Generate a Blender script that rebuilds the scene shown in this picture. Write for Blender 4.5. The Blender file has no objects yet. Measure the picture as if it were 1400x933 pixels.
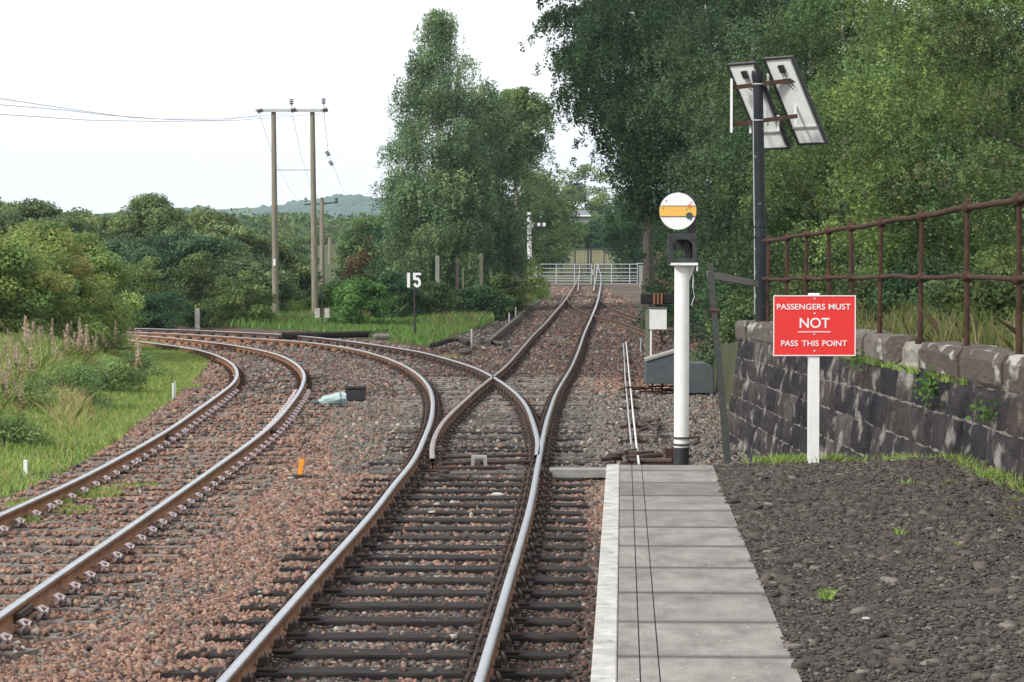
import bpy, math, random
import numpy as np
from mathutils import Vector, Matrix

R = math.radians
S = bpy.context.scene
COL = S.collection
rng = np.random.default_rng(7)
random.seed(7)

# ------------------------------------------------------------------ camera
F = 3468.0
CX, CY = 700.0, 466.5
PITCH = math.atan((466.5 - 338.0) / F)
CAMZ = 2.56
cam_d = bpy.data.cameras.new('camera')
cam = bpy.data.objects.new('camera', cam_d)
COL.objects.link(cam)
cam.location = (0, 0, CAMZ)
cam.rotation_euler = (R(90) - PITCH, 0, 0)
cam_d.sensor_width = 36.0
cam_d.lens = F / 1400.0 * 36.0
cam_d.clip_start = 0.1
cam_d.clip_end = 9000
S.camera = cam

# ------------------------------------------------------------------ world, sun, exposure
SUN_EL, SUN_AZ = 33.0, 236.0       # azimuth clockwise from +Y (the sun stands behind and to the left)
W = bpy.data.worlds.new('World')
S.world = W
W.use_nodes = True
wn = W.node_tree
wn.nodes.clear()
sky = wn.nodes.new('ShaderNodeTexSky')
sky.sky_type = 'NISHITA'
sky.sun_disc = False
sky.sun_elevation = R(SUN_EL)
sky.sun_rotation = R(SUN_AZ)
sky.air_density = 1.0
sky.dust_density = 4.0
sky.ozone_density = 1.0
tc = wn.nodes.new('ShaderNodeTexCoord')
cn = wn.nodes.new('ShaderNodeTexNoise')
cn.inputs['Scale'].default_value = 2.2
cn.inputs['Detail'].default_value = 5
cr = wn.nodes.new('ShaderNodeMapRange')
cr.inputs['From Min'].default_value = 0.25
cr.inputs['From Max'].default_value = 0.55
cr.inputs['To Min'].default_value = 0.93
cr.inputs['To Max'].default_value = 1.0
mixc = wn.nodes.new('ShaderNodeMix')
mixc.data_type = 'RGBA'
mixc.inputs[7].default_value = (13.4, 13.6, 13.9, 1)     # thin bright cloud sheet
bg = wn.nodes.new('ShaderNodeBackground')
bg.inputs['Strength'].default_value = 0.10
wo = wn.nodes.new('ShaderNodeOutputWorld')
wn.links.new(tc.outputs['Generated'], cn.inputs['Vector'])
wn.links.new(cn.outputs['Fac'], cr.inputs['Value'])
wn.links.new(cr.outputs['Result'], mixc.inputs[0])
wn.links.new(sky.outputs['Color'], mixc.inputs[6])
wn.links.new(mixc.outputs[2], bg.inputs['Color'])
wn.links.new(bg.outputs['Background'], wo.inputs['Surface'])

sd = bpy.data.lights.new('sun', 'SUN')
sd.energy = 3.1
sd.angle = R(8)
sd.color = (1.0, 0.95, 0.86)
sun = bpy.data.objects.new('sun', sd)
COL.objects.link(sun)
az, el = R(SUN_AZ), R(SUN_EL)
sdir = Vector((math.sin(az) * math.cos(el), math.cos(az) * math.cos(el), math.sin(el)))
sun.rotation_euler = sdir.to_track_quat('Z', 'Y').to_euler()

S.view_settings.view_transform = 'Standard'
S.view_settings.look = 'None'
S.view_settings.gamma = 1.0
S.view_settings.exposure = 0.03
S.view_settings.use_curve_mapping = False
S.cycles.use_denoising = True
S.cycles.max_bounces = 6
S.cycles.transparent_max_bounces = 8
S.render.film_transparent = False

# ------------------------------------------------------------------ geometry of the place
def zg(Y):
    """rise of the line towards the far gate"""
    return np.interp(Y, [0, 90, 105, 126, 150, 178, 200, 230, 262, 400, 5000], [0, 0, .1, .3, .38, .56, .85, 1.75, 2.9, 3.3, 3.3])

CP, SP = math.cos(PITCH), math.sin(PITCH)

def proj(X, Y, Z):
    d = Y * CP - (Z - CAMZ) * SP
    v = Y * SP + (Z - CAMZ) * CP
    d = np.maximum(d, 1e-3)
    return CX + F * X / d, CY - F * v / d

def ray(px, py):
    a = (px - CX) / F
    b = (CY - py) / F
    return a, CP + b * SP, -SP + b * CP

def at_y(px, py, Y):
    a, fy, fz = ray(px, py)
    t = Y / fy
    return Vector((a * t, Y, CAMZ + fz * t))

def at(px, py, dz=0.0):
    """point seen at a pixel on the surface zg(Y)+dz"""
    a, fy, fz = ray(px, py)
    Y = 60.0
    for _ in range(60):
        z = float(zg(Y)) + dz
        if fz >= -1e-5:
            break
        Yn = (z - CAMZ) / fz * fy
        Y = 0.5 * Y + 0.5 * min(max(Yn, 1), 600)
    t = Y / fy
    return Vector((a * t, Y, float(zg(Y)) + dz))

# ------------------------------------------------------------------ materials
MATS = {}
def mat(name, color=(.5, .5, .5), rough=.8, metal=0.0, c2=None, scale=8.0, amt=0.5, attr=False,
        bump=0.0, bscale=None, stretch=(1, 1, 1), trans=0.0, detail=4, spots=None, spec=0.5, lo=.35, hi=.65):
    if name in MATS:
        return MATS[name]
    m = bpy.data.materials.new(name)
    m.use_nodes = True
    t = m.node_tree
    n, l = t.nodes, t.links
    n.clear()
    out = n.new('ShaderNodeOutputMaterial')
    bs = n.new('ShaderNodeBsdfPrincipled')
    bs.inputs['Roughness'].default_value = rough
    bs.inputs['Metallic'].default_value = metal
    bs.inputs['Specular IOR Level'].default_value = spec
    if attr:
        a = n.new('ShaderNodeAttribute')
        a.attribute_name = 'col'
        src = a.outputs['Color']
    else:
        a = n.new('ShaderNodeRGB')
        a.outputs[0].default_value = (*color, 1)
        src = a.outputs[0]
    geo = n.new('ShaderNodeNewGeometry')
    mp = n.new('ShaderNodeMapping')
    mp.inputs['Scale'].default_value = stretch
    l.new(geo.outputs['Position'], mp.inputs['Vector'])
    if c2 is not None:
        ns = n.new('ShaderNodeTexNoise')
        ns.inputs['Scale'].default_value = scale
        ns.inputs['Detail'].default_value = detail
        ns.inputs['Roughness'].default_value = .65
        l.new(mp.outputs[0], ns.inputs['Vector'])
        mr = n.new('ShaderNodeMapRange')
        mr.inputs['From Min'].default_value = lo
        mr.inputs['From Max'].default_value = hi
        mr.inputs['To Max'].default_value = amt
        l.new(ns.outputs['Fac'], mr.inputs['Value'])
        mx = n.new('ShaderNodeMix')
        mx.data_type = 'RGBA'
        l.new(mr.outputs['Result'], mx.inputs[0])
        l.new(src, mx.inputs[6])
        mx.inputs[7].default_value = (*c2, 1)
        src = mx.outputs[2]
    if spots is not None:
        ns2 = n.new('ShaderNodeTexNoise')
        ns2.inputs['Scale'].default_value = spots[1]
        ns2.inputs['Detail'].default_value = 6
        l.new(mp.outputs[0], ns2.inputs['Vector'])
        mr2 = n.new('ShaderNodeMapRange')
        mr2.inputs['From Min'].default_value = spots[2]
        mr2.inputs['From Max'].default_value = spots[2] + (spots[3] if len(spots) > 3 else .06)
        l.new(ns2.outputs['Fac'], mr2.inputs['Value'])
        mx2 = n.new('ShaderNodeMix')
        mx2.data_type = 'RGBA'
        l.new(mr2.outputs['Result'], mx2.inputs[0])
        l.new(src, mx2.inputs[6])
        mx2.inputs[7].default_value = (*spots[0], 1)
        src = mx2.outputs[2]
    l.new(src, bs.inputs['Base Color'])
    if bump:
        nb = n.new('ShaderNodeTexNoise')
        nb.inputs['Scale'].default_value = bscale or scale * 3
        nb.inputs['Detail'].default_value = 5
        l.new(mp.outputs[0], nb.inputs['Vector'])
        b = n.new('ShaderNodeBump')
        b.inputs['Strength'].default_value = 1.0
        b.inputs['Distance'].default_value = bump
        l.new(nb.outputs['Fac'], b.inputs['Height'])
        l.new(b.outputs['Normal'], bs.inputs['Normal'])
    if trans:
        tr = n.new('ShaderNodeBsdfTranslucent')
        l.new(src, tr.inputs['Color'])
        ms = n.new('ShaderNodeMixShader')
        ms.inputs[0].default_value = trans
        l.new(bs.outputs[0], ms.inputs[1])
        l.new(tr.outputs[0], ms.inputs[2])
        l.new(ms.outputs[0], out.inputs['Surface'])
    else:
        l.new(bs.outputs[0], out.inputs['Surface'])
    MATS[name] = m
    return m

M_leaf = mat('leaf', attr=True, rough=.6, trans=.32, spec=.14)
M_grass = mat('grass_blade', attr=True, rough=.6, trans=.35, spec=.12)
M_ground = mat('ground_soil', attr=True, rough=.95, c2=(.05, .04, .03), scale=9, amt=.45, bump=.03, bscale=22, spec=.2)
M_stone = mat('stone_chip', attr=True, rough=.9, c2=(.09, .08, .07), scale=60, amt=.4, spec=.12)
M_railside = mat('rail_rust', (.30, .150, .075), .85, c2=(.12, .058, .032), scale=5, amt=.75, bump=.002, bscale=120)
M_railside2 = mat('rail_rust_dull', (.13, .070, .045), .85, c2=(.05, .034, .026), scale=7, amt=.8, bump=.002, bscale=120)
M_railtop = mat('rail_polished_steel', (.46, .48, .52), .3, metal=.9, c2=(.30, .30, .31), scale=5, amt=.5)
M_railworn = mat('rail_dull_steel', (.34, .30, .28), .45, metal=.7, c2=(.16, .11, .09), scale=5, amt=.6)
M_sleep_dark = mat('creosoted_timber', (.008, .008, .011), .75, spec=.2, c2=(.048, .036, .030), scale=5, amt=.8, stretch=(1, 9, 9), bump=.006, bscale=30)
M_sleep_grey = mat('weathered_timber', (.26, .225, .20), .85, c2=(.085, .07, .06), scale=5, amt=.85, stretch=(1, 9, 9), bump=.008, bscale=26)
M_sleep_mid = mat('oily_timber', (.062, .054, .050), .85, c2=(.13, .11, .09), scale=5, amt=.8, stretch=(1, 9, 9), bump=.006, bscale=30)
M_iron_dark = mat('cast_iron_dark', (.035, .028, .026), .7, metal=.2, c2=(.085, .045, .034), scale=4.5, amt=.9)
M_iron_rust = mat('rusty_iron', (.080, .043, .030), .88, spec=.15, c2=(.032, .022, .017), scale=9, amt=.8, bump=.004, bscale=60)
M_clip = mat('pale_clip', (.70, .62, .64), .45, c2=(.30, .18, .18), scale=40, amt=.7)
M_white = mat('white_paint', (.78, .79, .78), .45, c2=(.55, .56, .54), scale=6, amt=.35, spots=((.30, .25, .2), 22, .70))
M_white_clean = mat('white_enamel', (.82, .83, .84), .35, c2=(.74, .75, .75), scale=10, amt=.4)
M_black = mat('black_paint', (.007, .009, .014), .4, spec=.35, c2=(.022, .023, .028), scale=5, amt=.6, spots=((.42, .40, .34), 11, .665))
M_black_plain = mat('black_paint_plain', (.018, .019, .022), .45, c2=(.04, .04, .04), scale=9, amt=.5)
M_red = mat('red_enamel', (.74, .028, .025), .35, c2=(.66, .04, .035), scale=8, amt=.5)
M_yellow = mat('yellow_enamel', (.80, .47, .09), .4, c2=(.72, .42, .09), scale=30, amt=.4)
M_orange = mat('orange_plastic', (.85, .32, .02), .45, c2=(.7, .26, .02), scale=30, amt=.4)
M_concrete = mat('pale_concrete', attr=True, rough=.9, c2=(.10, .092, .082), scale=5.5, amt=.8, bump=.006, bscale=90, stretch=(1, .45, 1), detail=10, lo=.36, hi=.72, spots=((.50, .49, .45), 26, .70), spec=.2)
M_conc_white = mat('white_edge_paint', (.52, .51, .48), .85, c2=(.26, .255, .24), scale=9, amt=.85, spots=((.17, .16, .15), 14, .62, .10), spec=.2, bump=.004, bscale=60, detail=7)
M_conc_grey = mat('grey_concrete', (.30, .30, .28), .9, c2=(.18, .18, .17), scale=8, amt=.7, bump=.004, bscale=50)
M_grey_steel = mat('grey_steel_cover', (.060, .072, .082), .6, c2=(.10, .115, .12), scale=7, amt=.6, bump=.002, bscale=60)
M_galv = mat('galvanised_steel', (.52, .54, .56), .4, metal=.4, c2=(.38, .4, .42), scale=20, amt=.5)
M_wallstone = mat('dark_sandstone', attr=True, rough=.95, c2=(.014, .013, .017), scale=2.8, amt=.8, bump=.02, bscale=22,
                  spots=((.23, .215, .20), 3.4, .555, .12), stretch=(1.5, .75, 1.15), detail=12, spec=.15)
M_mortar = mat('old_mortar', (.25, .23, .21), .95, c2=(.07, .06, .055), scale=9, amt=.8, bump=.02)
M_coping = mat('mossy_coping', attr=True, rough=.95, c2=(.06, .05, .045), scale=5, amt=.7, bump=.02, bscale=16, spots=((.36, .345, .31), 5, .57, .10), detail=10, stretch=(1.2, .5, 1.2), spec=.2)
M_bark = mat('tree_bark', (.10, .085, .07), .95, c2=(.05, .04, .035), scale=6, amt=.8, bump=.02)
M_birchbark = mat('birch_bark', (.45, .42, .38), .85, c2=(.08, .07, .06), scale=4, amt=.9, stretch=(1, 1, 3), bump=.01)
M_polewood = mat('pole_timber', (.26, .235, .18), .85, c2=(.14, .115, .09), scale=3, amt=.7, stretch=(6, 6, .5), bump=.004)
M_insul = mat('brown_insulator', (.05, .022, .018), .25)
M_wire = mat('wire_metal', (.28, .31, .36), .5)
M_panelback = mat('panel_backsheet', (.86, .90, .90), .4, c2=(.78, .83, .83), scale=5, amt=.5)
M_cell = mat('solar_cell', (.012, .016, .045), .15)
M_ash = mat('ash_surface', (.042, .038, .037), .95, c2=(.085, .074, .064), scale=14, amt=.7, bump=.02, bscale=40)
M_lens = mat('dark_green_lens', (.03, .07, .06), .2)
M_lens2 = mat('orange_lens', (.55, .2, .06), .3)
M_plastic = mat('pale_blue_plastic', (.50, .66, .66), .4, c2=(.34, .46, .47), scale=14, amt=.5, trans=.25)
M_slate = mat('grey_slate_roof', (.16, .17, .19), .7)
M_hill = mat('hill_woodland', attr=True, rough=1, spec=.1)
M_pgreen = mat('lichened_post', (.15, .165, .10), .85, c2=(.10, .10, .08), scale=9, amt=.7)

# ------------------------------------------------------------------ object helpers
def link_mesh(name, V, Fc, m, parent=None, cols=None, mi=None, smooth=False, mats=None):
    me = bpy.data.meshes.new(name)
    V = np.asarray(V, dtype=np.float32)
    if isinstance(Fc, np.ndarray):
        nf, k = Fc.shape
        me.vertices.add(len(V))
        me.vertices.foreach_set('co', V.ravel())
        me.loops.add(nf * k)
        me.loops.foreach_set('vertex_index', Fc.astype(np.int32).ravel())
        me.polygons.add(nf)
        me.polygons.foreach_set('loop_start', np.arange(0, nf * k, k, dtype=np.int32))
        me.polygons.foreach_set('loop_total', np.full(nf, k, dtype=np.int32))
        me.update(calc_edges=True)
    else:
        me.from_pydata([tuple(map(float, v)) for v in V], [], Fc)
        me.update()
        nf = len(Fc)
    for mm in (mats or [m]):
        me.materials.append(mm)
    if mi is not None:
        me.polygons.foreach_set('material_index', np.asarray(mi, dtype=np.int32))
    if cols is not None:
        cols = np.asarray(cols, dtype=np.float32)
        if len(cols) == len(V):
            at_ = me.attributes.new('col', 'FLOAT_COLOR', 'POINT')
        else:
            at_ = me.attributes.new('col', 'FLOAT_COLOR', 'CORNER')
            if isinstance(Fc, np.ndarray):
                cols = np.repeat(cols, Fc.shape[1], axis=0)
            else:
                cols = np.repeat(cols, [len(f) for f in Fc], axis=0)
        c4 = np.ones((len(cols), 4), dtype=np.float32)
        c4[:, :3] = np.clip(cols, 0, 1)
        at_.data.foreach_set('color', c4.ravel())
    if smooth:
        me.polygons.foreach_set('use_smooth', np.ones(nf, dtype=bool))
    o = bpy.data.objects.new(name, me)
    COL.objects.link(o)
    if parent is not None:
        o.parent = parent
    return o

class MB:
    """collects shapes into one mesh"""
    def __init__(s):
        s.V, s.F, s.C, s.MI = [], [], [], []
    def add(s, V, Fc, col=(1, 1, 1), mi=0):
        b = len(s.V)
        s.V += [tuple(v) for v in V]
        s.F += [tuple(i + b for i in f) for f in Fc]
        s.C += [col] * len(Fc)
        s.MI += [mi] * len(Fc)
        return s
    def box(s, c, d, rz=0.0, rot=None, col=(1, 1, 1), mi=0, taper=1.0, ch=0.0):
        M = rot if rot is not None else Matrix.Rotation(rz, 3, 'Z')
        c = Vector(c)
        x, y, z = d[0] / 2, d[1] / 2, d[2] / 2
        if ch > 0:
            V, rings = [], []
            for (zz, e) in ((-z, ch), (-z + ch, 0), (z - ch, 0), (z, ch)):
                rr = [(-x + e, -y + e), (x - e, -y + e), (x - e, y - e), (-x + e, y - e)]
                V += [c + M @ Vector((a, b, zz)) for a, b in rr]
            Fc = [(3, 2, 1, 0), (12, 13, 14, 15)]
            for k in range(3):
                for j in range(4):
                    a = k * 4 + j; b_ = k * 4 + (j + 1) % 4
                    Fc.append((a, b_, b_ + 4, a + 4))
            return s.add(V, Fc, col, mi)
        V = []
        for zz, t in ((-z, 1.0), (z, taper)):
            for a, b in ((-x, -y), (x, -y), (x, y), (-x, y)):
                V.append(c + M @ Vector((a * t, b * t, zz)))
        return s.add(V, [(3, 2, 1, 0), (4, 5, 6, 7), (0, 1, 5, 4), (1, 2, 6, 5), (2, 3, 7, 6), (3, 0, 4, 7)], col, mi)
    def tube(s, pts, r, n=10, col=(1, 1, 1), mi=0, caps=True):
        pts = [Vector(p) for p in pts]
        if not hasattr(r, '__len__'):
            r = [r] * len(pts)
        V, Fc = [], []
        ref = None
        for i, p in enumerate(pts):
            d = (pts[min(i + 1, len(pts) - 1)] - pts[max(i - 1, 0)])
            if d.length < 1e-9: d = Vector((0, 0, 1))
            d.normalize()
            if ref is None:
                ref = Vector((1, 0, 0)) if abs(d.x) < .9 else Vector((0, 1, 0))
            a = (ref - d * ref.dot(d)).normalized()
            ref = a
            b = d.cross(a)
            for k in range(n):
                t = 2 * math.pi * k / n
                V.append(p + (a * math.cos(t) + b * math.sin(t)) * r[i])
        for i in range(len(pts) - 1):
            for k in range(n):
                k2 = (k + 1) % n
                Fc.append((i * n + k, i * n + k2, (i + 1) * n + k2, (i + 1) * n + k))
        if caps:
            Fc.append(tuple(reversed(range(n))))
            Fc.append(tuple(range((len(pts) - 1) * n, len(pts) * n)))
        return s.add(V, Fc, col, mi)
    def ball(s, c, r, n=10, m=6, sc=(1, 1, 1), col=(1, 1, 1), mi=0):
        V, Fc = [], []
        for i in range(m + 1):
            th = math.pi * i / m
            rr = max(math.sin(th), 1e-3)
            for k in range(n):
                t = 2 * math.pi * k / n
                V.append((c[0] + r * sc[0] * rr * math.cos(t), c[1] + r * sc[1] * rr * math.sin(t), c[2] + r * sc[2] * math.cos(th)))
        for i in range(m):
            for k in range(n):
                k2 = (k + 1) % n
                Fc.append((i * n + k, (i + 1) * n + k, (i + 1) * n + k2, i * n + k2))
        return s.add(V, Fc, col, mi)
    def disc(s, c, r, th, axis='Y', n=40, col=(1, 1, 1), mi=0, sc=1.0):
        V = []
        for e in (-th / 2, th / 2):
            for k in range(n):
                t = 2 * math.pi * k / n
                a, b = r * math.cos(t), r * math.sin(t) * sc
                V.append((c[0] + a, c[1] + e, c[2] + b) if axis == 'Y' else (c[0] + a, c[1] + b, c[2] + e))
        Fc = [tuple(range(n)), tuple(reversed(range(n, 2 * n)))]
        for k in range(n):
            k2 = (k + 1) % n
            Fc.append((k, k + n, k2 + n, k2))
        return s.add(V, Fc, col, mi)
    def poly(s, pts2, y0, y1, col=(1, 1, 1), mi=0):
        """outline in XZ given thickness along Y"""
        n = len(pts2)
        V = [(p[0], y0, p[1]) for p in pts2] + [(p[0], y1, p[1]) for p in pts2]
        Fc = [tuple(range(n)), tuple(reversed(range(n, 2 * n)))]
        for k in range(n):
            k2 = (k + 1) % n
            Fc.append((k, k + n, k2 + n, k2))
        return s.add(V, Fc, col, mi)
    def ribbon(s, path, w, y0, y1, closed=False, col=(1, 1, 1), mi=0):
        """flat stroke of width w along a path in XZ"""
        P = [Vector((p[0], p[1])) for p in path]
        Lp, Rp = [], []
        for i in range(len(P)):
            a = P[max(i - 1, 0)]; b = P[min(i + 1, len(P) - 1)]
            d = (b - a).normalized()
            nrm = Vector((-d.y, d.x))
            k = 1.0
            if 0 < i < len(P) - 1:
                d1 = (P[i] - P[i - 1]).normalized(); d2 = (P[i + 1] - P[i]).normalized()
                k = 1 / max(.6, math.cos(d1.angle(d2) / 2)) if d1.length and d2.length else 1
            Lp.append(P[i] + nrm * w / 2 * k); Rp.append(P[i] - nrm * w / 2 * k)
        for i in range(len(P) - 1):
            q = [Lp[i], Lp[i + 1], Rp[i + 1], Rp[i]]
            s.poly([(v.x, v.y) for v in q], y0, y1, col, mi)
        return s
    def build(s, name, m, parent=None, attr=False, smooth=False, mats=None, bevel=0.0):
        o = link_mesh(name, s.V, s.F, m, parent, cols=s.C if attr else None, mi=s.MI if mats else None, smooth=False, mats=mats)
        me = o.data
        import bmesh
        bm = bmesh.new(); bm.from_mesh(me)
        bmesh.ops.recalc_face_normals(bm, faces=bm.faces)
        if smooth:
            for f in bm.faces: f.smooth = True
            for e in bm.edges:
                if len(e.link_faces) == 2 and e.calc_face_angle(0) > R(38): e.smooth = False
        bm.to_mesh(me); bm.free()
        if bevel:
            b = o.modifiers.new('bevel', 'BEVEL'); b.width = bevel; b.segments = 1
        return o

def tag(o, label=None, cat=None, group=None, kind=None):
    if label: o['label'] = label
    if cat: o['category'] = cat
    if group: o['group'] = group
    if kind: o['kind'] = kind
    return o

def thing(name, label, cat, loc=(0, 0, 0), rz=0.0, group=None):
    o = bpy.data.objects.new(name, None)
    o.empty_display_size = .2
    COL.objects.link(o)
    o.location = loc
    o.rotation_euler = (0, 0, rz)
    return tag(o, label, cat, group)

def copy_tree(o, parent=None):
    c = o.copy()
    COL.objects.link(c)
    c.parent = parent
    for ch in [k for k in o.children]:
        copy_tree(ch, c)
    return c

# ------------------------------------------------------------------ rails: traced from the picture, laid on the ground plane
def spline(px, step=6.0):
    """Catmull-Rom through picture points, returned dense"""
    P = [np.array(p, float) for p in px]
    P = [2 * P[0] - P[1]] + P + [2 * P[-1] - P[-2]]
    out = []
    for i in range(1, len(P) - 2):
        p0, p1, p2, p3 = P[i - 1], P[i], P[i + 1], P[i + 2]
        t0 = 0; t1 = t0 + np.linalg.norm(p1 - p0) ** .5; t2 = t1 + np.linalg.norm(p2 - p1) ** .5; t3 = t2 + np.linalg.norm(p3 - p2) ** .5
        n = max(2, int(np.linalg.norm(p2 - p1) / step))
        for t in np.linspace(t1, t2, n, endpoint=False):
            A1 = (t1 - t) / (t1 - t0) * p0 + (t - t0) / (t1 - t0) * p1
            A2 = (t2 - t) / (t2 - t1) * p1 + (t - t1) / (t2 - t1) * p2
            A3 = (t3 - t) / (t3 - t2) * p2 + (t - t2) / (t3 - t2) * p3
            B1 = (t2 - t) / (t2 - t0) * A1 + (t - t0) / (t2 - t0) * A2
            B2 = (t3 - t) / (t3 - t1) * A2 + (t - t1) / (t3 - t1) * A3
            out.append((t2 - t) / (t2 - t1) * B1 + (t - t1) / (t2 - t1) * B2)
    out.append(P[-2])
    return out

def resample(P, step):
    P = np.array([[p[0], p[1]] for p in P])
    d = np.r_[0, np.cumsum(np.hypot(*np.diff(P, axis=0).T))]
    s = np.arange(0, d[-1], step)
    return np.c_[np.interp(s, d, P[:, 0]), np.interp(s, d, P[:, 1])]

def rail_path(px, start=None, end=None, smooth=3):
    Q = [at(p[0], p[1], 0.0) for p in spline(px)]
    P = [(q.x, q.y) for q in Q]
    if start is not None: P = [start] + P
    if end is not None: P = P + end
    P = resample(P, .35)
    for _ in range(smooth):
        P[1:-1] = .25 * P[:-2] + .5 * P[1:-1] + .25 * P[2:]
    return P

PX_R1 = [(654.3, 933), (693.7, 800), (724.6, 693), (735.5, 636), (741.7, 603), (746.5, 580), (754.3, 554.3), (760, 538.6), (768.6, 522.9), (781.4, 501.4), (791, 479), (799.3, 454.5),
         (810, 430), (816.5, 413), (819.5, 400), (821.6, 388.6), (821.4, 377), (817, 365), (811.4, 359)]
PX_L1 = [(300.7, 933), (419.3, 800), (515.5, 693), (540, 660), (560, 637), (571.4, 618.6), (580, 598.6), (588.6, 577), (591.6, 560), (592, 548), (588.5, 532), (578.6, 517.7), (562.5, 505),
         (537.5, 492.6), (505.3, 482), (469.5, 474.5), (424.7, 468.2), (380, 464.6), (311, 460.2), (257, 456.9), (200, 454.6), (168, 453.6)]
PX_L2 = [(734.6, 622), (735.7, 604), (732.5, 588.6), (727.6, 573), (721.4, 557), (711.4, 543), (698.6, 531.4), (685.7, 522), (674.3, 515), (657, 505.7), (628.6, 495.5), (600, 487.2),
         (576.9, 481.3), (537.5, 474.8), (505.3, 470), (460.5, 464.2), (415.8, 459.6), (380, 456.9), (311, 453.4), (257, 450.9), (173, 448.4)]
PX_R2 = [(591.4, 627), (590.5, 614), (594.3, 597), (604.3, 578.6), (620, 561.4), (634, 548.5), (650, 534), (672.9, 515.7), (691.4, 500.5), (714.3, 475), (728.6, 458.5), (745.7, 441.4),
         (757, 427.9), (768.6, 415), (775.7, 405), (784.3, 392.4), (791.4, 377), (792.6, 366), (790, 358)]
PX_A1 = [(0, 703), (114, 651), (227, 589), (275.3, 556), (302, 537), (318.2, 523.8), (324.5, 513), (321.8, 502), (311, 492.6), (293, 484.5), (266.3, 477.2), (221.6, 470.6), (180.4, 465.2)]
PX_A2 = [(0, 840), (57, 800), (171.4, 722.9), (285.7, 644), (371, 581), (401.5, 546), (412, 530), (416.5, 514), (412, 504), (400, 494), (380, 484.6), (346.8, 476.4), (293, 468.3), (239.5, 462.2), (160.7, 456.4)]
PX_S1 = [(775, 408), (782.9, 418.6), (800, 427), (814.3, 431.6), (850, 441), (882.9, 453), (905, 462)]
PX_S2 = [(817, 406), (825.7, 415), (842.9, 423.8), (861, 430.7), (883, 436.5), (925, 447)]

def ext(px, dist):
    a = at(*px[0]); b = at(*px[1])
    d = (a - b).normalized()
    return ((a + d * dist).x, (a + d * dist).y)

P_R1 = rail_path(PX_R1, start=ext(PX_R1, 6))
P_L1 = rail_path(PX_L1, start=ext(PX_L1, 6), smooth=10)
P_L2 = rail_path(PX_L2, smooth=8)
P_R2 = rail_path(PX_R2)
P_A1 = rail_path(PX_A1, start=ext(PX_A1, 6), smooth=10)
P_A2 = rail_path(PX_A2, start=ext(PX_A2, 6), smooth=10)
P_S1 = rail_path(PX_S1)
P_S2 = rail_path(PX_S2)
# carry the two curving lines on past the bush
def carry(P, n=60, turn=-0.004):
    d = P[-1] - P[-8]; a = math.atan2(d[1], d[0]); q = P[-1].copy(); o = []
    for i in range(n):
        a -= turn * 1.0
        q = q + .6 * np.array([math.cos(a), math.sin(a)]); o.append(q.copy())
    return np.vstack([P, o])
P_L1, P_L2, P_A1, P_A2 = carry(P_L1), carry(P_L2), carry(P_A1), carry(P_A2)

def sweep_rail(P, name, label, flat=True, top=M_railtop, side=M_railside, seed=0, group='railway rails'):
    prof = [(-.035, -.012), (-.027, 0), (.027, 0), (.035, -.012), (.033, -.038), (.010, -.052), (.009, -.125)]
    if flat:
        prof += [(.066, -.146), (.068, -.158), (-.068, -.158), (-.066, -.146)]
    else:
        prof += [(.034, -.135), (.034, -.158), (-.034, -.158), (-.034, -.135)]
    prof += [(-.009, -.125), (-.010, -.052), (-.033, -.038)]
    n = len(prof)
    T = np.gradient(P, axis=0)
    T /= np.linalg.norm(T, axis=1)[:, None]
    N = np.c_[T[:, 1], -T[:, 0]]
    z = zg(P[:, 1])
    V = np.zeros((len(P), n, 3))
    for j, (a, b) in enumerate(prof):
        V[:, j, 0] = P[:, 0] + N[:, 0] * a
        V[:, j, 1] = P[:, 1] + N[:, 1] * a
        V[:, j, 2] = z + b
    i = np.arange(len(P) - 1)[:, None]; j = np.arange(n)[None, :]
    Fq = np.stack([i * n + j, i * n + (j + 1) % n, (i + 1) * n + (j + 1) % n, (i + 1) * n + j], -1).reshape(-1, 4)
    mi = np.tile((np.arange(n) > 2).astype(int), len(P) - 1)
    o = link_mesh(name, V.reshape(-1, 3), Fq[:, ::-1].copy(), None, mi=mi, mats=[top, side])
    return tag(o, label, 'rail', group)

# ------------------------------------------------------------------ ground
def inpoly(px, py, poly):
    inside = np.zeros(px.shape, bool)
    n = len(poly)
    for i in range(n):
        x1, y1 = poly[i]; x2, y2 = poly[(i + 1) % n]
        c = ((y1 > py) != (y2 > py))
        xi = (x2 - x1) * (py - y1) / (y2 - y1 + 1e-12) + x1
        inside ^= c & (px < xi)
    return inside

def vnoise(x, y, seed=0, oct=4):
    """cheap smooth value noise"""
    r = np.random.default_rng(seed)
    out = 0; amp = 1; tot = 0; fr = 1.0
    for o in range(oct):
        T = r.random((64, 64))
        xx = x * fr + o * 17.3; yy = y * fr + o * 9.1
        xi = np.floor(xx).astype(int); yi = np.floor(yy).astype(int)
        fx = xx - xi; fy = yy - yi
        fx = fx * fx * (3 - 2 * fx); fy = fy * fy * (3 - 2 * fy)
        a = T[xi % 64, yi % 64]; b = T[(xi + 1) % 64, yi % 64]; c = T[xi % 64, (yi + 1) % 64]; d = T[(xi + 1) % 64, (yi + 1) % 64]
        out = out + amp * ((a * (1 - fx) + b * fx) * (1 - fy) + (c * (1 - fx) + d * fx) * fy)
        tot += amp; amp *= .5; fr *= 2.03
    return out / tot

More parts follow.
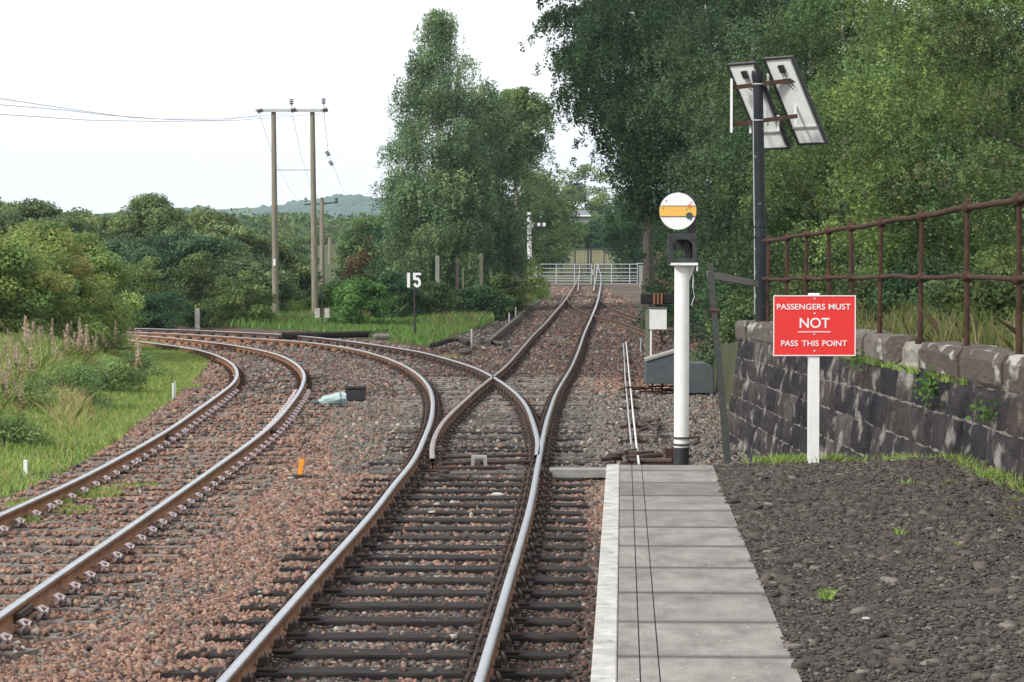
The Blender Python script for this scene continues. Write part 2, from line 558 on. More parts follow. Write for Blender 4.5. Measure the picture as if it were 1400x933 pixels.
GRASS_L = [(-900, 900), (-200, 742), (0, 688), (60, 664), (110, 637), (165, 603), (190, 580), (238, 547), (270, 517), (286, 499), (268, 486), (228, 476), (170, 464), (-900, 452)]
GRASS_R = [(-300, 446.5), (180, 446.5), (257, 448.5), (311, 451), (400, 455), (460, 461), (505, 467), (550, 474), (588, 478), (612, 468), (655, 452), (690, 436), (715, 420), (750, 409), (745, 399), (700, 392), (640, 385), (180, 400), (-300, 400)]
XS_A1 = np.interp
_o = np.argsort(P_A1[:260, 1])
def XA1(Y):
    return np.interp(Y, P_A1[_o, 1], P_A1[_o, 0])

PLAT_END = 19.15
def wall_x(Y):      # face line of the wall at its top
    return 3.62 + (17.7 - Y) * 0.0202
def wall_top(Y):
    return np.interp(Y, [10, 17.7, 25, 36], [1.88, 1.79, 1.73, 1.52])

def ground_z(X, Y):
    z = zg(Y) - .20
    px, py = proj(X, Y, zg(Y) - .2)
    u = np.clip((XA1(Y) - X - 1.0) / 3.5, 0, 1)
    z = z + np.where(Y < 78, .28 * u * u * (3 - 2 * u), 0)
    gr = inpoly(px, py, GRASS_R)
    z = z + np.where(gr, .10, 0)
    xl_ = np.interp(Y, P_L1[:150, 1], P_L1[:150, 0]) - .95; xr_ = np.interp(Y, P_R1[:, 1], P_R1[:, 0]) + 1.0
    f = np.clip((X - xl_) / .35, 0, 1) * np.clip((xr_ - X) / .35, 0, 1) * np.clip((54 - Y) / 3, 0, 1)
    z = z - .026 * f
    ao_ = np.interp(Y, P_A2[:170, 1], P_A2[:170, 0]) + 1.0
    z = z - .008 * np.clip((ao_ - X) / .3, 0, 1) * np.clip((X - XA1(Y) + .8) / .3, 0, 1) * (Y < 52)
    return z

PAL = {'red': np.array([.29, .165, .122]), 'pink': np.array([.38, .245, .185]), 'grey': np.array([.20, .18, .165]), 'pale': np.array([.38, .35, .30]),
       'dark': np.array([.075, .066, .064]), 'dred': np.array([.14, .075, .060]), 'olive': np.array([.17, .15, .11])}
KEYS = ['red', 'pink', 'grey', 'pale', 'dark', 'dred', 'olive']
PALM = np.array([PAL[k] for k in KEYS])
def ballast_weights(X, Y):
    px, py = proj(X, Y, zg(Y) - .2)
    nz = vnoise(X * .9 + 40, Y * .45 + 11, 5, 3)
    w = np.zeros(X.shape + (7,))
    base = np.array([.47, .24, .10, .02, .06, .10, .01])
    w += base
    def setm(m, v, soft=None):
        w[m] = np.array(v)
    mid = (px > 330) & (py < 545) & (px < 600)
    setm(mid, [.14, .05, .26, .02, .24, .24, .05])
    xr1 = np.interp(Y, P_R1[:, 1], P_R1[:, 0])
    xl1 = np.interp(Y, P_L1[:150, 1], P_L1[:150, 0])
    setm((px > 455) & (py > 545) & (py < 648) & (X < xl1), [.14, .05, .42, .05, .12, .06, .16])
    setm((X > xl1) & (X < xr1) & (py > 520) & (py < 640), [.04, .01, .36, .05, .36, .08, .10])
    setm((py <= 520) & (px > 560), [.05, .01, .08, .01, .38, .46, .01])
    setm((px > 575) & (px < 700) & (py > 435) & (py < 478), [.03, .0, .12, .01, .70, .12, .02])
    setm((X > xl1) & (X < xr1) & (py >= 640), [.20, .12, .12, .03, .36, .16, .01])
    setm((X > xl1) & (X < xr1) & (py >= 800), [.10, .06, .18, .02, .46, .17, .01])
    rt = X > xr1
    setm(rt & (py > 540) & (py <= 645), [.02, .0, .50, .06, .22, .02, .18])
    setm(rt & (py > 645) & (py <= 728), [.50, .26, .10, .02, .05, .07, .0])
    setm(rt & (py > 728), [.04, .01, .10, .01, .46, .36, .02])
    setm((Y > 110) & (px > 600), [.20, .18, .12, .06, .16, .14, .14])
    # big soft patches of greyer, oilier stone
    g = np.clip((nz - .50) * 5, 0, 1)[..., None] * .5
    w = w * (1 - g) + g * np.array([.12, .05, .40, .05, .22, .08, .08])
    return w / w.sum(-1, keepdims=True), px, py

xs = np.unique(np.r_[-3000, -1500, -700, -300, -150, -90, -60, np.arange(-45, -14, 1.5), np.arange(-14, 8, .35), np.arange(8, 30, 1.5), 45, 80, 200, 700, 2000, 3000])
ys = np.unique(np.r_[-60, -20, 0, 6, np.arange(9, 60, .4), np.arange(60, 110, .6), np.arange(110, 240, 3), 270, 320, 400, 600, 900, 1400, 2200, 3500, 6000])
GX, GY = np.meshgrid(xs, ys, indexing='ij')
GZ = ground_z(GX, GY)
near = (GY < 110) & (np.abs(GX) < 20)
GZ = GZ + np.where(near, (vnoise(GX * 1.3, GY * 1.3, 3) - .5) * .05, 0)
w, gpx, gpy = ballast_weights(GX, GY)
GC = (w @ PALM) * .62
soil = np.array([.085, .07, .045]); gras = np.array([.07, .095, .03])
isg = inpoly(gpx, gpy, GRASS_L) | inpoly(gpx, gpy, GRASS_R) | (GX < -16) | (GX > 7) | (GY > 155)
t = vnoise(GX * .8, GY * .5, 9)[..., None]
GC = np.where(isg[..., None], gras * (.7 + .6 * t) * .8 + soil * .25, GC)
fw = (GX > 2.6) & (GX < 8) & (GY > 36) & (GY < 155)
GC = np.where(fw[..., None], np.array([.075, .06, .05]) * (.7 + .6 * t), GC)
pale = (np.abs(GX - 3) < 6) & (GY > 118) & (GY < 160)
GC = np.where(pale[..., None], np.array([.13, .10, .08]) * (.3 + 1.3 * t), GC)
meadow = (GY > 214) & (GY < 270) & (GX > 2) & (GX < 11)
GC = np.where(meadow[..., None], np.array([.17, .165, .075]), GC)
nx, ny = len(xs), len(ys)
ii, jj = np.meshgrid(np.arange(nx - 1), np.arange(ny - 1), indexing='ij')
Fg = np.stack([ii * ny + jj, (ii + 1) * ny + jj, (ii + 1) * ny + jj + 1, ii * ny + jj + 1], -1).reshape(-1, 4)
g = link_mesh('ground', np.stack([GX, GY, GZ], -1).reshape(-1, 3), Fg, M_ground, cols=GC.reshape(-1, 3), smooth=True)
tag(g, kind='structure')

# bank of earth held up by the stone wall
bx = np.r_[0, .25, .6, 1.2, 2, 3, 4.5, 7, 12, 20]; by = np.arange(6, 66, 1.0)
BX, BY = np.meshgrid(bx, by, indexing='ij')
edge = wall_x(np.minimum(BY, 36.2)) + .30
fall = np.clip((66 - BY) / 28, 0, 1)
BZ = -.25 + (wall_top(BY) - .12 + .25 + BX * .10) * np.where(BY < 36.3, 1.0, fall)
BZ = np.where((BX == 0) & (BY > 36.3), -.35, BZ)
BXw = BX + edge + np.where(BY > 36.3, (BY - 36) * .02, 0)
ii, jj = np.meshgrid(np.arange(len(bx) - 1), np.arange(len(by) - 1), indexing='ij')
nb = len(by)
Fb = np.stack([ii * nb + jj, (ii + 1) * nb + jj, (ii + 1) * nb + jj + 1, ii * nb + jj + 1], -1).reshape(-1, 4)
bc = np.array([.06, .065, .03]) * (.6 + .8 * vnoise(BXw, BY, 12)[..., None])
tag(link_mesh('earth_bank', np.stack([BXw, BY, BZ], -1).reshape(-1, 3), Fb, M_ground, cols=bc.reshape(-1, 3), smooth=True), kind='structure')

# ash surface of the platform
ax = np.linspace(0, 1, 26); ay = np.r_[np.arange(3, 19.2, .35), 19.25, 19.45, 19.7, 20.1, 20.6, 21.2]
AXX, AY = np.meshgrid(ax, ay, indexing='ij')
def plat_left(Y):
    return .299 + (Y - 9.6) * (.716 - .299) / (19.15 - 9.6)
x0 = plat_left(AY) + .802
x1 = wall_x(AY) + .25
AX = x0 + (x1 - x0) * AXX
AZ = np.interp(AY, [3, 19.15, 19.45, 20.4, 21.2], [.905, .905, .86, .1, -.22]) + (vnoise(AX * 2.5, AY * 2.5, 21) - .5) * .03
AZ = AZ + .03 * np.clip((AX - x0), 0, 1.5) * (AY < 19.3)
na = len(ay)
ii, jj = np.meshgrid(np.arange(len(ax) - 1), np.arange(na - 1), indexing='ij')
Fa = np.stack([ii * na + jj, (ii + 1) * na + jj, (ii + 1) * na + jj + 1, ii * na + jj + 1], -1).reshape(-1, 4)
tag(link_mesh('platform_ash_surface', np.stack([AX, AY, AZ], -1).reshape(-1, 3), Fa, M_ash, smooth=True), kind='structure')

# ------------------------------------------------------------------ rails
sweep_rail(P_L1, 'rail', 'left running rail of the centre track, curving off left beyond the points', flat=False, top=M_railtop, side=M_railside)
sweep_rail(P_R1, 'rail', 'right running rail of the centre track, running on to the field gate', flat=False, top=M_railtop, side=M_railside)
sweep_rail(P_L2, 'rail', 'bright curved rail that leaves the right rail at the points and sweeps left', flat=False, top=M_railtop, side=M_railside2)
sweep_rail(P_R2, 'rail', 'dull rail that starts between the points and runs to the gate', flat=False, top=M_railworn, side=M_railside)
sweep_rail(P_A1, 'rail', 'inner rail of the left curved track, next to the grass', flat=True)
sweep_rail(P_A2, 'rail', 'outer rail of the left curved track, with pinkish clips along it', flat=True)
sweep_rail(P_S1, 'rail', 'near rusty rail of the siding at the buffer stop', flat=False, top=M_railside2, side=M_railside2)
sweep_rail(P_S2, 'rail', 'far rusty rail of the siding at the buffer stop', flat=False, top=M_railside2, side=M_railside2)

# ------------------------------------------------------------------ sleepers
TOP = -.162
def timber_mesh(name, L, wd, m, seed, h=.15):
    r = random.Random(seed)
    nseg = max(4, int(L / .35))
    V, Fc = [], []
    for i in range(nseg + 1):
        x = -L / 2 + L * i / nseg
        j = lambda s: r.uniform(-s, s)
        if i in (0, nseg): x += j(.02)
        y0, y1 = -wd / 2 + j(.008), wd / 2 + j(.008)
        z1 = j(.006)
        c = .012
        V += [(x, y0, -h), (x, y0, z1 - c), (x, y0 + c, z1), (x, j(.02), z1 + j(.006)), (x, y1 - c, z1), (x, y1, z1 - c), (x, y1, -h)]
    for i in range(nseg):
        for k in range(7):
            k2 = (k + 1) % 7
            Fc.append((i * 7 + k, i * 7 + k2, (i + 1) * 7 + k2, (i + 1) * 7 + k))
    Fc.append(tuple(range(7))); Fc.append(tuple(reversed(range(nseg * 7, nseg * 7 + 7))))
    me = bpy.data.meshes.new(name)
    me.from_pydata(V, [], Fc)
    me.materials.append(m)
    me.update()
    return me

def chair_mesh():
    b = MB()
    b.box((0, 0, .014), (.34, .17, .028), ch=.008)
    for s in (-1, 1):
        b.box((s * .058, 0, .058), (.04, .09, .07), ch=.012)
        b.tube([(s * .105, -.05, .04), (s * .10, -.045, .085), (s * .085, 0, .115), (s * .10, .045, .085), (s * .105, .05, .04)], .014, 6)
        b.tube([(s * .15, -.05 * s, .03), (s * .15, -.05 * s, .065)], .020, 6)
        b.tube([(s * .15, .05 * s, .03), (s * .15, .05 * s, .065)], .020, 6)
    o = b.build('rail_chair', M_iron_dark)
    me = o.data
    bpy.data.objects.remove(o)
    return me

def clip_mesh():
    b = MB()
    b.box((0, 0, .008), (.34, .16, .016), mi=0)
    for s in (-1, 1):
        b.tube([(s * .11, -.065, .02), (s * .14, -.07, .055), (s * .105, -.035, .075), (s * .078, 0, .065), (s * .11, .035, .08), (s * .15, .06, .06), (s * .145, .0, .04)], .014, 6, mi=1)
        b.box((s * .125, 0, .03), (.035, .05, .035), mi=0)
    o = b.build('rail_clip', None, mats=[M_iron_dark, M_clip])
    me = o.data
    bpy.data.objects.remove(o)
    return me
CHAIR, CLIP = chair_mesh(), clip_mesh()
CLIP_RUSTY = CLIP.copy(); CLIP_RUSTY.materials[1] = M_iron_rust
MESH_D = [timber_mesh('railway_sleeper', 2.6, .25, M_sleep_dark, k) for k in range(4)]
MESH_G = [timber_mesh('railway_sleeper', 2.6, .25, M_sleep_grey, 10 + k) for k in range(4)]
MESH_M = [timber_mesh('railway_sleeper', 2.6, .25, M_sleep_mid, 20 + k) for k in range(4)]

SLEEP = []
def crossings(cx, cy, a, hl, rails):
    out = []
    ca, sa = math.cos(a), math.sin(a)
    for P in rails:
        dx, dy = P[:, 0] - cx, P[:, 1] - cy
        lx = dx * ca + dy * sa
        ly = -dx * sa + dy * ca
        idx = np.where((ly[:-1] * ly[1:] <= 0) & (np.abs(lx[:-1]) < hl))[0]
        for i in idx[:1]:
            t = ly[i] / (ly[i] - ly[i + 1] + 1e-12)
            out.append((lx[i] + t * (lx[i + 1] - lx[i]), math.atan2(P[i + 1, 1] - P[i, 1], P[i + 1, 0] - P[i, 0]) - math.pi / 2 - a))
    return out

def place_sleeper(cx, cy, a, me, L, rails, fix, label, group, cover, dz=0.0):
    o = bpy.data.objects.new('railway_sleeper', me)
    COL.objects.link(o)
    zz = float(zg(cy)) + TOP + dz
    o.location = (cx, cy, zz)
    o.rotation_euler = (0, 0, a)
    tag(o, label, 'sleeper', group)
    SLEEP.append((cx, cy, a, L / 2, .13, cover))
    for lx, ra in crossings(cx, cy, a, L / 2, rails):
        c = bpy.data.objects.new('rail_clip' if fix is CLIP else 'rail_chair', CLIP_RUSTY if (fix is CLIP and cy > 47) else fix)
        COL.objects.link(c)
        c.parent = o
        c.location = (lx, 0, .001 - dz)
        c.rotation_euler = (0, 0, ra)

# centre track this side of the points
for k in range(23):
    Y = 13.2 + .755 * k
    xl = np.interp(Y, P_L1[:150, 1], P_L1[:150, 0]); xr = np.interp(Y, P_R1[:, 1], P_R1[:, 0])
    c = (xl + xr) / 2 + random.uniform(-.06, .06)
    place_sleeper(c, Y, -R(1.5) + random.uniform(-.012, .012), MESH_D[k % 4], 2.6, [P_L1, P_R1], CHAIR,
                  'black creosoted sleeper under the centre track in front of the points', 'black sleepers of the centre track', .975)
# long timbers of the turnout
Y = 30.7; k = 0
while Y < 53:
    xl = np.interp(Y, P_L1[:150, 1], P_L1[:150, 0]); xr = np.interp(Y, P_R1[:, 1], P_R1[:, 0])
    L = (xr - xl) + 1.1 + random.uniform(-.1, .25)
    m = random.choice([M_sleep_mid, M_sleep_mid, M_sleep_dark]) if Y < 38 else random.choice([M_sleep_grey, M_sleep_grey, M_sleep_mid])
    me = timber_mesh('turnout_timber', L, .28, m, 100 + k)
    place_sleeper((xl + xr) / 2 + random.uniform(-.05, .1), Y, R(-1) + random.uniform(-.01, .01), me, L, [P_L1, P_R1, P_L2, P_R2], CHAIR,
                  'long timber under the four rails of the points', 'long timbers under the points', random.uniform(.45, .97))
    Y += .66 if Y < 40 else .72; k += 1
def along(PA, PB, s0, s1, step, meshes, fix, label, group, cover, dz=0, ja=.01):
    d = np.r_[0, np.cumsum(np.hypot(*np.diff(PA, axis=0).T))]
    s = s0; k = 0
    while s < min(s1, d[-1]):
        x = np.interp(s, d, PA[:, 0]); y = np.interp(s, d, PA[:, 1])
        i = int(np.searchsorted(d, s)); i = min(max(i, 4), len(PA) - 5)
        tx, ty = PA[i + 4] - PA[i - 4]
        q = PB[np.argmin((PB[:, 0] - x) ** 2 + (PB[:, 1] - y) ** 2)]
        a = math.atan2(y - q[1], x - q[0])
        place_sleeper((x + q[0]) / 2, (y + q[1]) / 2, a + random.uniform(-ja, ja), meshes[k % 4], 2.6, [PA, PB], fix, label, group, cover, dz)
        s += step; k += 1
dA = np.r_[0, np.cumsum(np.hypot(*np.diff(P_A2, axis=0).T))]
along(P_A2, P_A1, .3, 88, .66, MESH_G, CLIP, 'weathered grey sleeper half sunk in the ballast of the left curved track', 'grey sleepers of the left curved track', .60)
iL = int(np.argmax(P_L2[:, 1] > 53.5))
dL = np.r_[0, np.cumsum(np.hypot(*np.diff(P_L2, axis=0).T))]
along(P_L2, P_L1, dL[iL], dL[iL] + 44, .78, MESH_M, CHAIR, 'brown sleeper under the track curving left beyond the points', 'sleepers of the branch curving left', .6)
iR = int(np.argmax(P_R1[:, 1] > 54.0))
dR = np.r_[0, np.cumsum(np.hypot(*np.diff(P_R1, axis=0).T))]
along(P_R1, P_R2, dR[iR], dR[iR] + 66, 1.1, MESH_M, CHAIR, 'brown sleeper under the straight line running to the gate', 'sleepers of the line to the gate', .6)

# ------------------------------------------------------------------ ballast stones and ash chips
BOX = np.array([[-1, -1, -1], [1, -1, -1], [1, 1, -1], [-1, 1, -1], [-1, -1, 1], [1, -1, 1], [1, 1, 1], [-1, 1, 1]], float) * .5
BF = np.array([[3, 2, 1, 0], [4, 5, 6, 7], [0, 1, 5, 4], [1, 2, 6, 5], [2, 3, 7, 6], [3, 0, 4, 7]])
def rotmats(n, tilt):
    a = rng.random(n) * 2 * np.pi
    ax_ = rng.normal(size=(n, 3)); ax_[:, 2] *= .3
    ax_ /= np.linalg.norm(ax_, axis=1)[:, None]
    th = rng.normal(size=n) * tilt
    c, s = np.cos(a), np.sin(a)
    Rz = np.zeros((n, 3, 3)); Rz[:, 0, 0] = c; Rz[:, 0, 1] = -s; Rz[:, 1, 0] = s; Rz[:, 1, 1] = c; Rz[:, 2, 2] = 1
    K = np.zeros((n, 3, 3))
    K[:, 0, 1] = -ax_[:, 2]; K[:, 0, 2] = ax_[:, 1]; K[:, 1, 0] = ax_[:, 2]; K[:, 1, 2] = -ax_[:, 0]; K[:, 2, 0] = -ax_[:, 1]; K[:, 2, 1] = ax_[:, 0]
    Rt = np.eye(3) + np.sin(th)[:, None, None] * K + (1 - np.cos(th))[:, None, None] * (K @ K)
    return Rt @ Rz

def stones(name, X, Y, Z, size, col, flat=.75, tilt=.7, label=None):
    n = len(X)
    v = BOX[None] + rng.normal(size=(n, 8, 3)) * .13
    v[:, 4:, :2] *= rng.uniform(.35, 1.0, (n, 1, 2))
    v[:, 4:, 0] += rng.uniform(-.25, .25, (n, 1))
    sc = size[:, None] * np.stack([rng.uniform(.8, 1.6, n), rng.uniform(.6, 1.05, n), rng.uniform(.6, 1.1, n) * flat], -1)
    v = v * sc[:, None, :]
    v = np.einsum('nij,nkj->nki', rotmats(n, tilt), v)
    v += np.stack([X, Y, Z], -1)[:, None, :]
    Fq = (BF[None] + (np.arange(n) * 8)[:, None, None]).reshape(-1, 4)
    c = np.repeat(col, 6, axis=0) * rng.uniform(.88, 1.12, (n * 6, 1))
    o = link_mesh(name, v.reshape(-1, 3), Fq, M_stone, cols=c)
    return tag(o, kind='stuff')

def scatter(y0, y1, dens, smin, smax):
    area = (y1 - y0) * .44 * (y0 + y1) / 2
    n = int(area * dens)
    Y = np.sqrt(rng.random(n) * (y1 ** 2 - y0 ** 2) + y0 ** 2)
    X = (rng.random(n) - .5) * .43 * Y
    w, px, py = ballast_weights(X, Y)
    keep = ~inpoly(px, py, GRASS_L) & ~inpoly(px, py, GRASS_R)
    keep &= ~((X > plat_left(Y) - .0) & (Y < 20.0)) & ((X < wall_x(Y) - .05) | (Y > 37))
    keep &= ~((X > 5.5) & (Y > 60)) & ~((px < 165) & (py < 470))
    keep &= ~((Y > 80) & (px < 560)) & ~((Y > 73) & (px < 400) & (py < 447))
    # thin the stones over the dark ground on the far right
    keep &= ~((px > 880) & (py < 540) & (rng.random(n) < .5))
    sx = np.zeros(n)
    for (cx, cy, a, hl, hw, cov) in SLEEP:
        m = (np.abs(Y - cy) < 1.4) & (np.abs(X - cx) < 2.6)
        idx = np.where(m)[0]
        dx, dy = X[idx] - cx, Y[idx] - cy
        lx = dx * math.cos(a) + dy * math.sin(a); ly = -dx * math.sin(a) + dy * math.cos(a)
        hit = (np.abs(lx) < hl) & (np.abs(ly) < hw - .01)
        idx = idx[hit]
        patch = vnoise(X[idx] * 1.7, Y[idx] * 1.7, 33, 2)
        lim = cov + (patch - .5) * 1.0 * (1 - cov) * 2
        lim = lim - np.where((lx[hit] < -.98) & (cy < 30) & (cx > -2.5), .25 * (vnoise(Y[idx] * 1.1, X[idx] * .5, 35, 2) * 2.2), 0)
        rem = rng.random(len(idx)) < lim
        keep[idx[rem]] = False
        sx[idx[~rem]] = .072 if cy < 54 else .05
    X, Y, w, sx = X[keep], Y[keep], w[keep], sx[keep]
    n = len(X)
    u = rng.random(n)[:, None]
    k = (u > np.cumsum(w, axis=1)).sum(1).clip(0, 6)
    col = PALM[k] * rng.uniform(.78, 1.22, (n, 1)) * (1 + rng.normal(size=(n, 3)) * .035)
    size = rng.uniform(smin, smax, n)
    Z = ground_z(X, Y) + size * .12 + rng.uniform(-.005, .018, n)
    Z += np.where(sx > 0, sx - .02, 0)
    xl_ = np.interp(Y, P_L1[:150, 1], P_L1[:150, 0]) - .55; xr_ = np.interp(Y, P_R1[:, 1], P_R1[:, 0]) + .9
    Z += np.where((X > xl_) & (X < xr_) & (Y < 53) & (sx == 0), .006, 0)
    # heaped shoulders and cribs of the left track are fuller
    A = (X < np.interp(Y, P_A2[:170, 1], P_A2[:170, 0]) + 1.4)
    
    return X, Y, Z, size, col

for i, (y0, y1, d, s0, s1) in enumerate(((12.6, 21, 1150, .018, .046), (21, 31, 760, .022, .052), (31, 46, 360, .03, .064), (46, 66, 150, .04, .08), (66, 112, 48, .06, .11), (112, 149, 30, .05, .11))):
    X, Y, Z, sz, c = scatter(y0, y1, d, s0, s1)
    stones('ballast_stones', X, Y, Z, sz, c)

# slaty chips on the ash platform
n = 75000
Y = np.sqrt(rng.random(n) * (19.5 ** 2 - 8.6 ** 2) + 8.6 ** 2)
X = rng.uniform(.9, 3.6, n)
ok = (X > plat_left(Y) + .815 - .03 * rng.random(len(X))) & (X < wall_x(Y) - .02)
X, Y = X[ok], Y[ok]
n = len(X)
Z = np.interp(Y, [3, 19.15, 19.45, 20.4], [.905, .905, .86, .1]) + (vnoise(X * 2.5, Y * 2.5, 21) - .5) * .03 + .03 * np.clip(X - plat_left(Y) - .745, 0, 1.5)
kk = rng.random(n)
col = np.where((kk < .80)[:, None], np.array([.072, .061, .054]), np.where((kk < .93)[:, None], np.array([.15, .135, .115]), np.array([.06, .05, .045])))
col = col * rng.uniform(.6, 1.45, (n, 1))
big = rng.random(n) < .025
stones('ash_chips', X, Y, Z + .004, np.where(big, rng.uniform(.04, .075, n), rng.uniform(.008, .023, n)), col, flat=.4, tilt=.35)

# ------------------------------------------------------------------ platform
pdir = Vector((.716 - .299, 19.15 - 9.6, 0)).normalized()
prz = math.atan2(pdir.y, pdir.x) - math.pi / 2
P0 = Vector((plat_left(4.0), 4.0, 0))
plen = (Vector((.716, 19.15, 0)) - P0).length
plat = thing('station_platform', 'platform edge of grey paving slabs with a white line, ending short of the signal post', 'platform', P0, prz)
# local frame: x to the right, y along the platform
def slab(y0, y1, tone):
    b = MB()
    c = (tone, tone * .955, tone * .88)
    for (a, e) in ((.103, .187), (.1925, .262), (.2675, .800)):
        ym, L_ = (y0 + y1) / 2, y1 - y0 - .010
        b.box(((a + e) / 2, ym, .895), (e - a, L_ - .11, .04), col=c)
        for sgn in (-1, 1):
            dk = random.uniform(.42, .72)
            b.box(((a + e) / 2, ym + sgn * (L_ / 2 - .012), .8947), (e - a, .024, .0394), col=tuple(q * dk * .8 for q in c))
            b.box(((a + e) / 2, ym + sgn * (L_ / 2 - .0395), .8949), (e - a, .031, .0397), col=tuple(q * (dk * .5 + .45) for q in c))
    b.box((.4515, (y0 + y1) / 2, .880), (.697, y1 - y0 - .002, .044), col=(.13, .125, .12))
    return b.build('paving_slab', M_concrete, plat, attr=True)
SL = .945
y = plen; k = 0
while y > .5:
    L = SL if k else .50
    slab(max(y - L, 0.01), y, random.uniform(.19, .30))
    y -= L; k += 1
y = plen
while y > .5:
    b = MB(); b.box((.050, y - .95, .884), (.100, 1.894, .066), ch=.006)
    b.build('white_edging', M_conc_white, plat)
    y -= 1.9
b = MB(); b.box((.40, plen / 2, .31), (.62, plen - .1, 1.04)); b.build('platform_wall', M_conc_grey, plat)

# ------------------------------------------------------------------ retaining wall of dark stone blocks
def wpt(Y, z, out=0.0):
    """point on the battered wall face"""
    ztop = float(wall_top(Y)) - .27
    return Vector((wall_x(Y) - .02 - .13 * max(ztop - z, 0) - out, Y, z))
wall = thing('stone_wall', 'dark rough stone retaining wall below the rusty railing', 'wall', (wall_x(24), 24, 0))
wall_loc = Vector(wall.location)
def blockface(b, Y0, Y1, z0a, z1a, z0b, z1b, tone):
    nu, nv = 5, 4
    dep = random.uniform(.0, .016)
    V, Fc = [], []
    dz = lambda u, v: (z0a + (z1a - z0a) * v) * (1 - u) + (z0b + (z1b - z0b) * v) * u
    for j in range(nv + 1):
        for i in range(nu + 1):
            u, v = i / nu, j / nv
            e = min(u, 1 - u, v, 1 - v)
            bul = dep + (.010 if e > 0 else .0) + (random.uniform(-.010, .010))
            if e == 0: bul = .003 + random.uniform(0, .004)
            Yv = Y0 + (Y1 - Y0) * u + (random.uniform(-.012, .012))
            V.append(wpt(Yv, dz(u, v) + random.uniform(-.014, .014), bul) - wall_loc)
    for j in range(nv):
        for i in range(nu):
            a = j * (nu + 1) + i
            Fc.append((a, a + 1, a + nu + 2, a + nu + 1))
    b.add(V, Fc, tone)
b = MB()
courses = 6
r = random.Random(3)
fr = [0] + sorted([(i + r.uniform(-.12, .12)) / courses for i in range(1, courses)]) + [1]
for ci in range(courses):
    Y = 11.5 + r.uniform(0, .5)
    while Y < 36.0:
        L = r.uniform(.55, 1.25)
        Y1 = min(Y + L, 36.05)
        if 36.05 - Y1 < .3: Y1 = 36.05
        z = lambda YY, f: -.3 + (float(wall_top(YY)) - .27 + .3) * f
        tn = r.choice([(.034, .030, .036), (.060, .050, .050), (.030, .028, .032), (.08, .064, .056), (.045, .040, .044), (.11, .095, .088), (.05, .044, .046)])
        g_ = .006
        blockface(b, Y + .010, Y1 - .010, z(Y, fr[ci]) + g_, z(Y, fr[ci + 1]) - g_, z(Y1, fr[ci]) + g_, z(Y1, fr[ci + 1]) - g_, tn)
        Y = Y1
o = b.build('masonry', M_wallstone, wall, attr=True, smooth=False)
# backing with mortar joints
b = MB()
Ys = np.arange(11, 36.2, .5)
Ys[-1] = 36.05
V, Fc = [], []
for Y in Ys:
    zt = float(wall_top(Y)) - .27
    V += [wpt(Y, -.35, .001) - wall_loc, wpt(Y, zt, .001) - wall_loc, Vector((wall_x(Y) + .45, Y, zt)) - wall_loc, Vector((wall_x(Y) + .45, Y, -.35)) - wall_loc]
for i in range(len(Ys) - 1):
    for k in range(4):
        Fc.append((i * 4 + k, i * 4 + (k + 1) % 4, (i + 1) * 4 + (k + 1) % 4, (i + 1) * 4 + k))
Fc += [(0, 1, 2, 3), tuple(range(len(V) - 1, len(V) - 5, -1))]
b.add(V, Fc); b.build('mortar_core', M_mortar, wall)
# coping stones
Y = 12.0
r = random.Random(8)
while Y < 36.1:
    L = r.uniform(1.1, 2.1)
    Y1 = min(Y + L, 36.15)
    if 36.15 - Y1 < .4: Y1 = 36.15
    eroded = 21.4 < (Y + Y1) / 2 < 23.6
    h = .27 if not eroded else .22
    ov = .05 + r.uniform(-.02, .03) if not eroded else -.10
    b = MB()
    nu, nv = 7, 5
    tone = (.10, .082, .072) if Y < 21.4 else ((.34, .32, .28) if eroded else r.choice([(.12, .105, .09), (.17, .15, .125), (.13, .11, .10)]))
    prof = [(-.01, 0), (ov * .6, .0), (ov, .04), (ov, h - .07), (ov - .04, h - .01), (-.2, h), (-.45, h - .02), (-.45, 0)]
    V, Fc = [], []
    for i in range(nu + 1):
        Yv = Y + .012 + (Y1 - Y - .024) * i / nu
        zt = float(wall_top(Yv)) - .27
        for (a, zz) in prof:
            e = .009 if 0 < i < nu else .005
            V.append(Vector((wall_x(Yv) - a + r.uniform(-e, e) * 1.5, Yv + (0), zt + zz + r.uniform(-e, e))) - wall_loc)
    n8 = len(prof)
    for i in range(nu):
        for k in range(n8):
            Fc.append((i * n8 + k, i * n8 + (k + 1) % n8, (i + 1) * n8 + (k + 1) % n8, (i + 1) * n8 + k))
    Fc += [tuple(range(n8)), tuple(reversed(range(nu * n8, nu * n8 + n8)))]
    b.add(V, Fc, tone)
    b.build('coping_stone', M_coping, wall, attr=True)
    Y = Y1

# ------------------------------------------------------------------ rusty iron railing on the wall
railing = thing('iron_railing', 'rusty two-bar iron railing along the top of the stone wall', 'railing', (wall_x(24) + .16, 24, 1.7))
rl = Vector(railing.location)
RX = lambda Y: wall_x(Y) + .13 - .03
Ztop = lambda Y: float(np.interp(Y, [10, 18.3, 24.3, 28.7, 35], [3.07, 2.915, 2.80, 2.725, 2.62]))
Zmid = lambda Y: float(np.interp(Y, [10, 17.7, 24.3, 34], [2.40, 2.345, 2.275, 2.125]))
PY = [14.6, 16.6, 18.55, 20.45, 22.45, 24.6, 26.5, 28.15, 29.9, 31.7, 33.6]
wig = lambda Y: .007 * math.sin(Y * 1.9) + .004 * math.sin(Y * 4.3)
for nm, zf, rr in (('top_rail', Ztop, .028), ('middle_rail', Zmid, .024)):
    b = MB()
    b.tube([Vector((RX(Y) + wig(Y) * .4, Y, zf(Y) + wig(Y))) - rl for Y in np.arange(13, 34.4, .4)], rr * .88, 10)
    b.build(nm, M_iron_rust, railing, smooth=True)
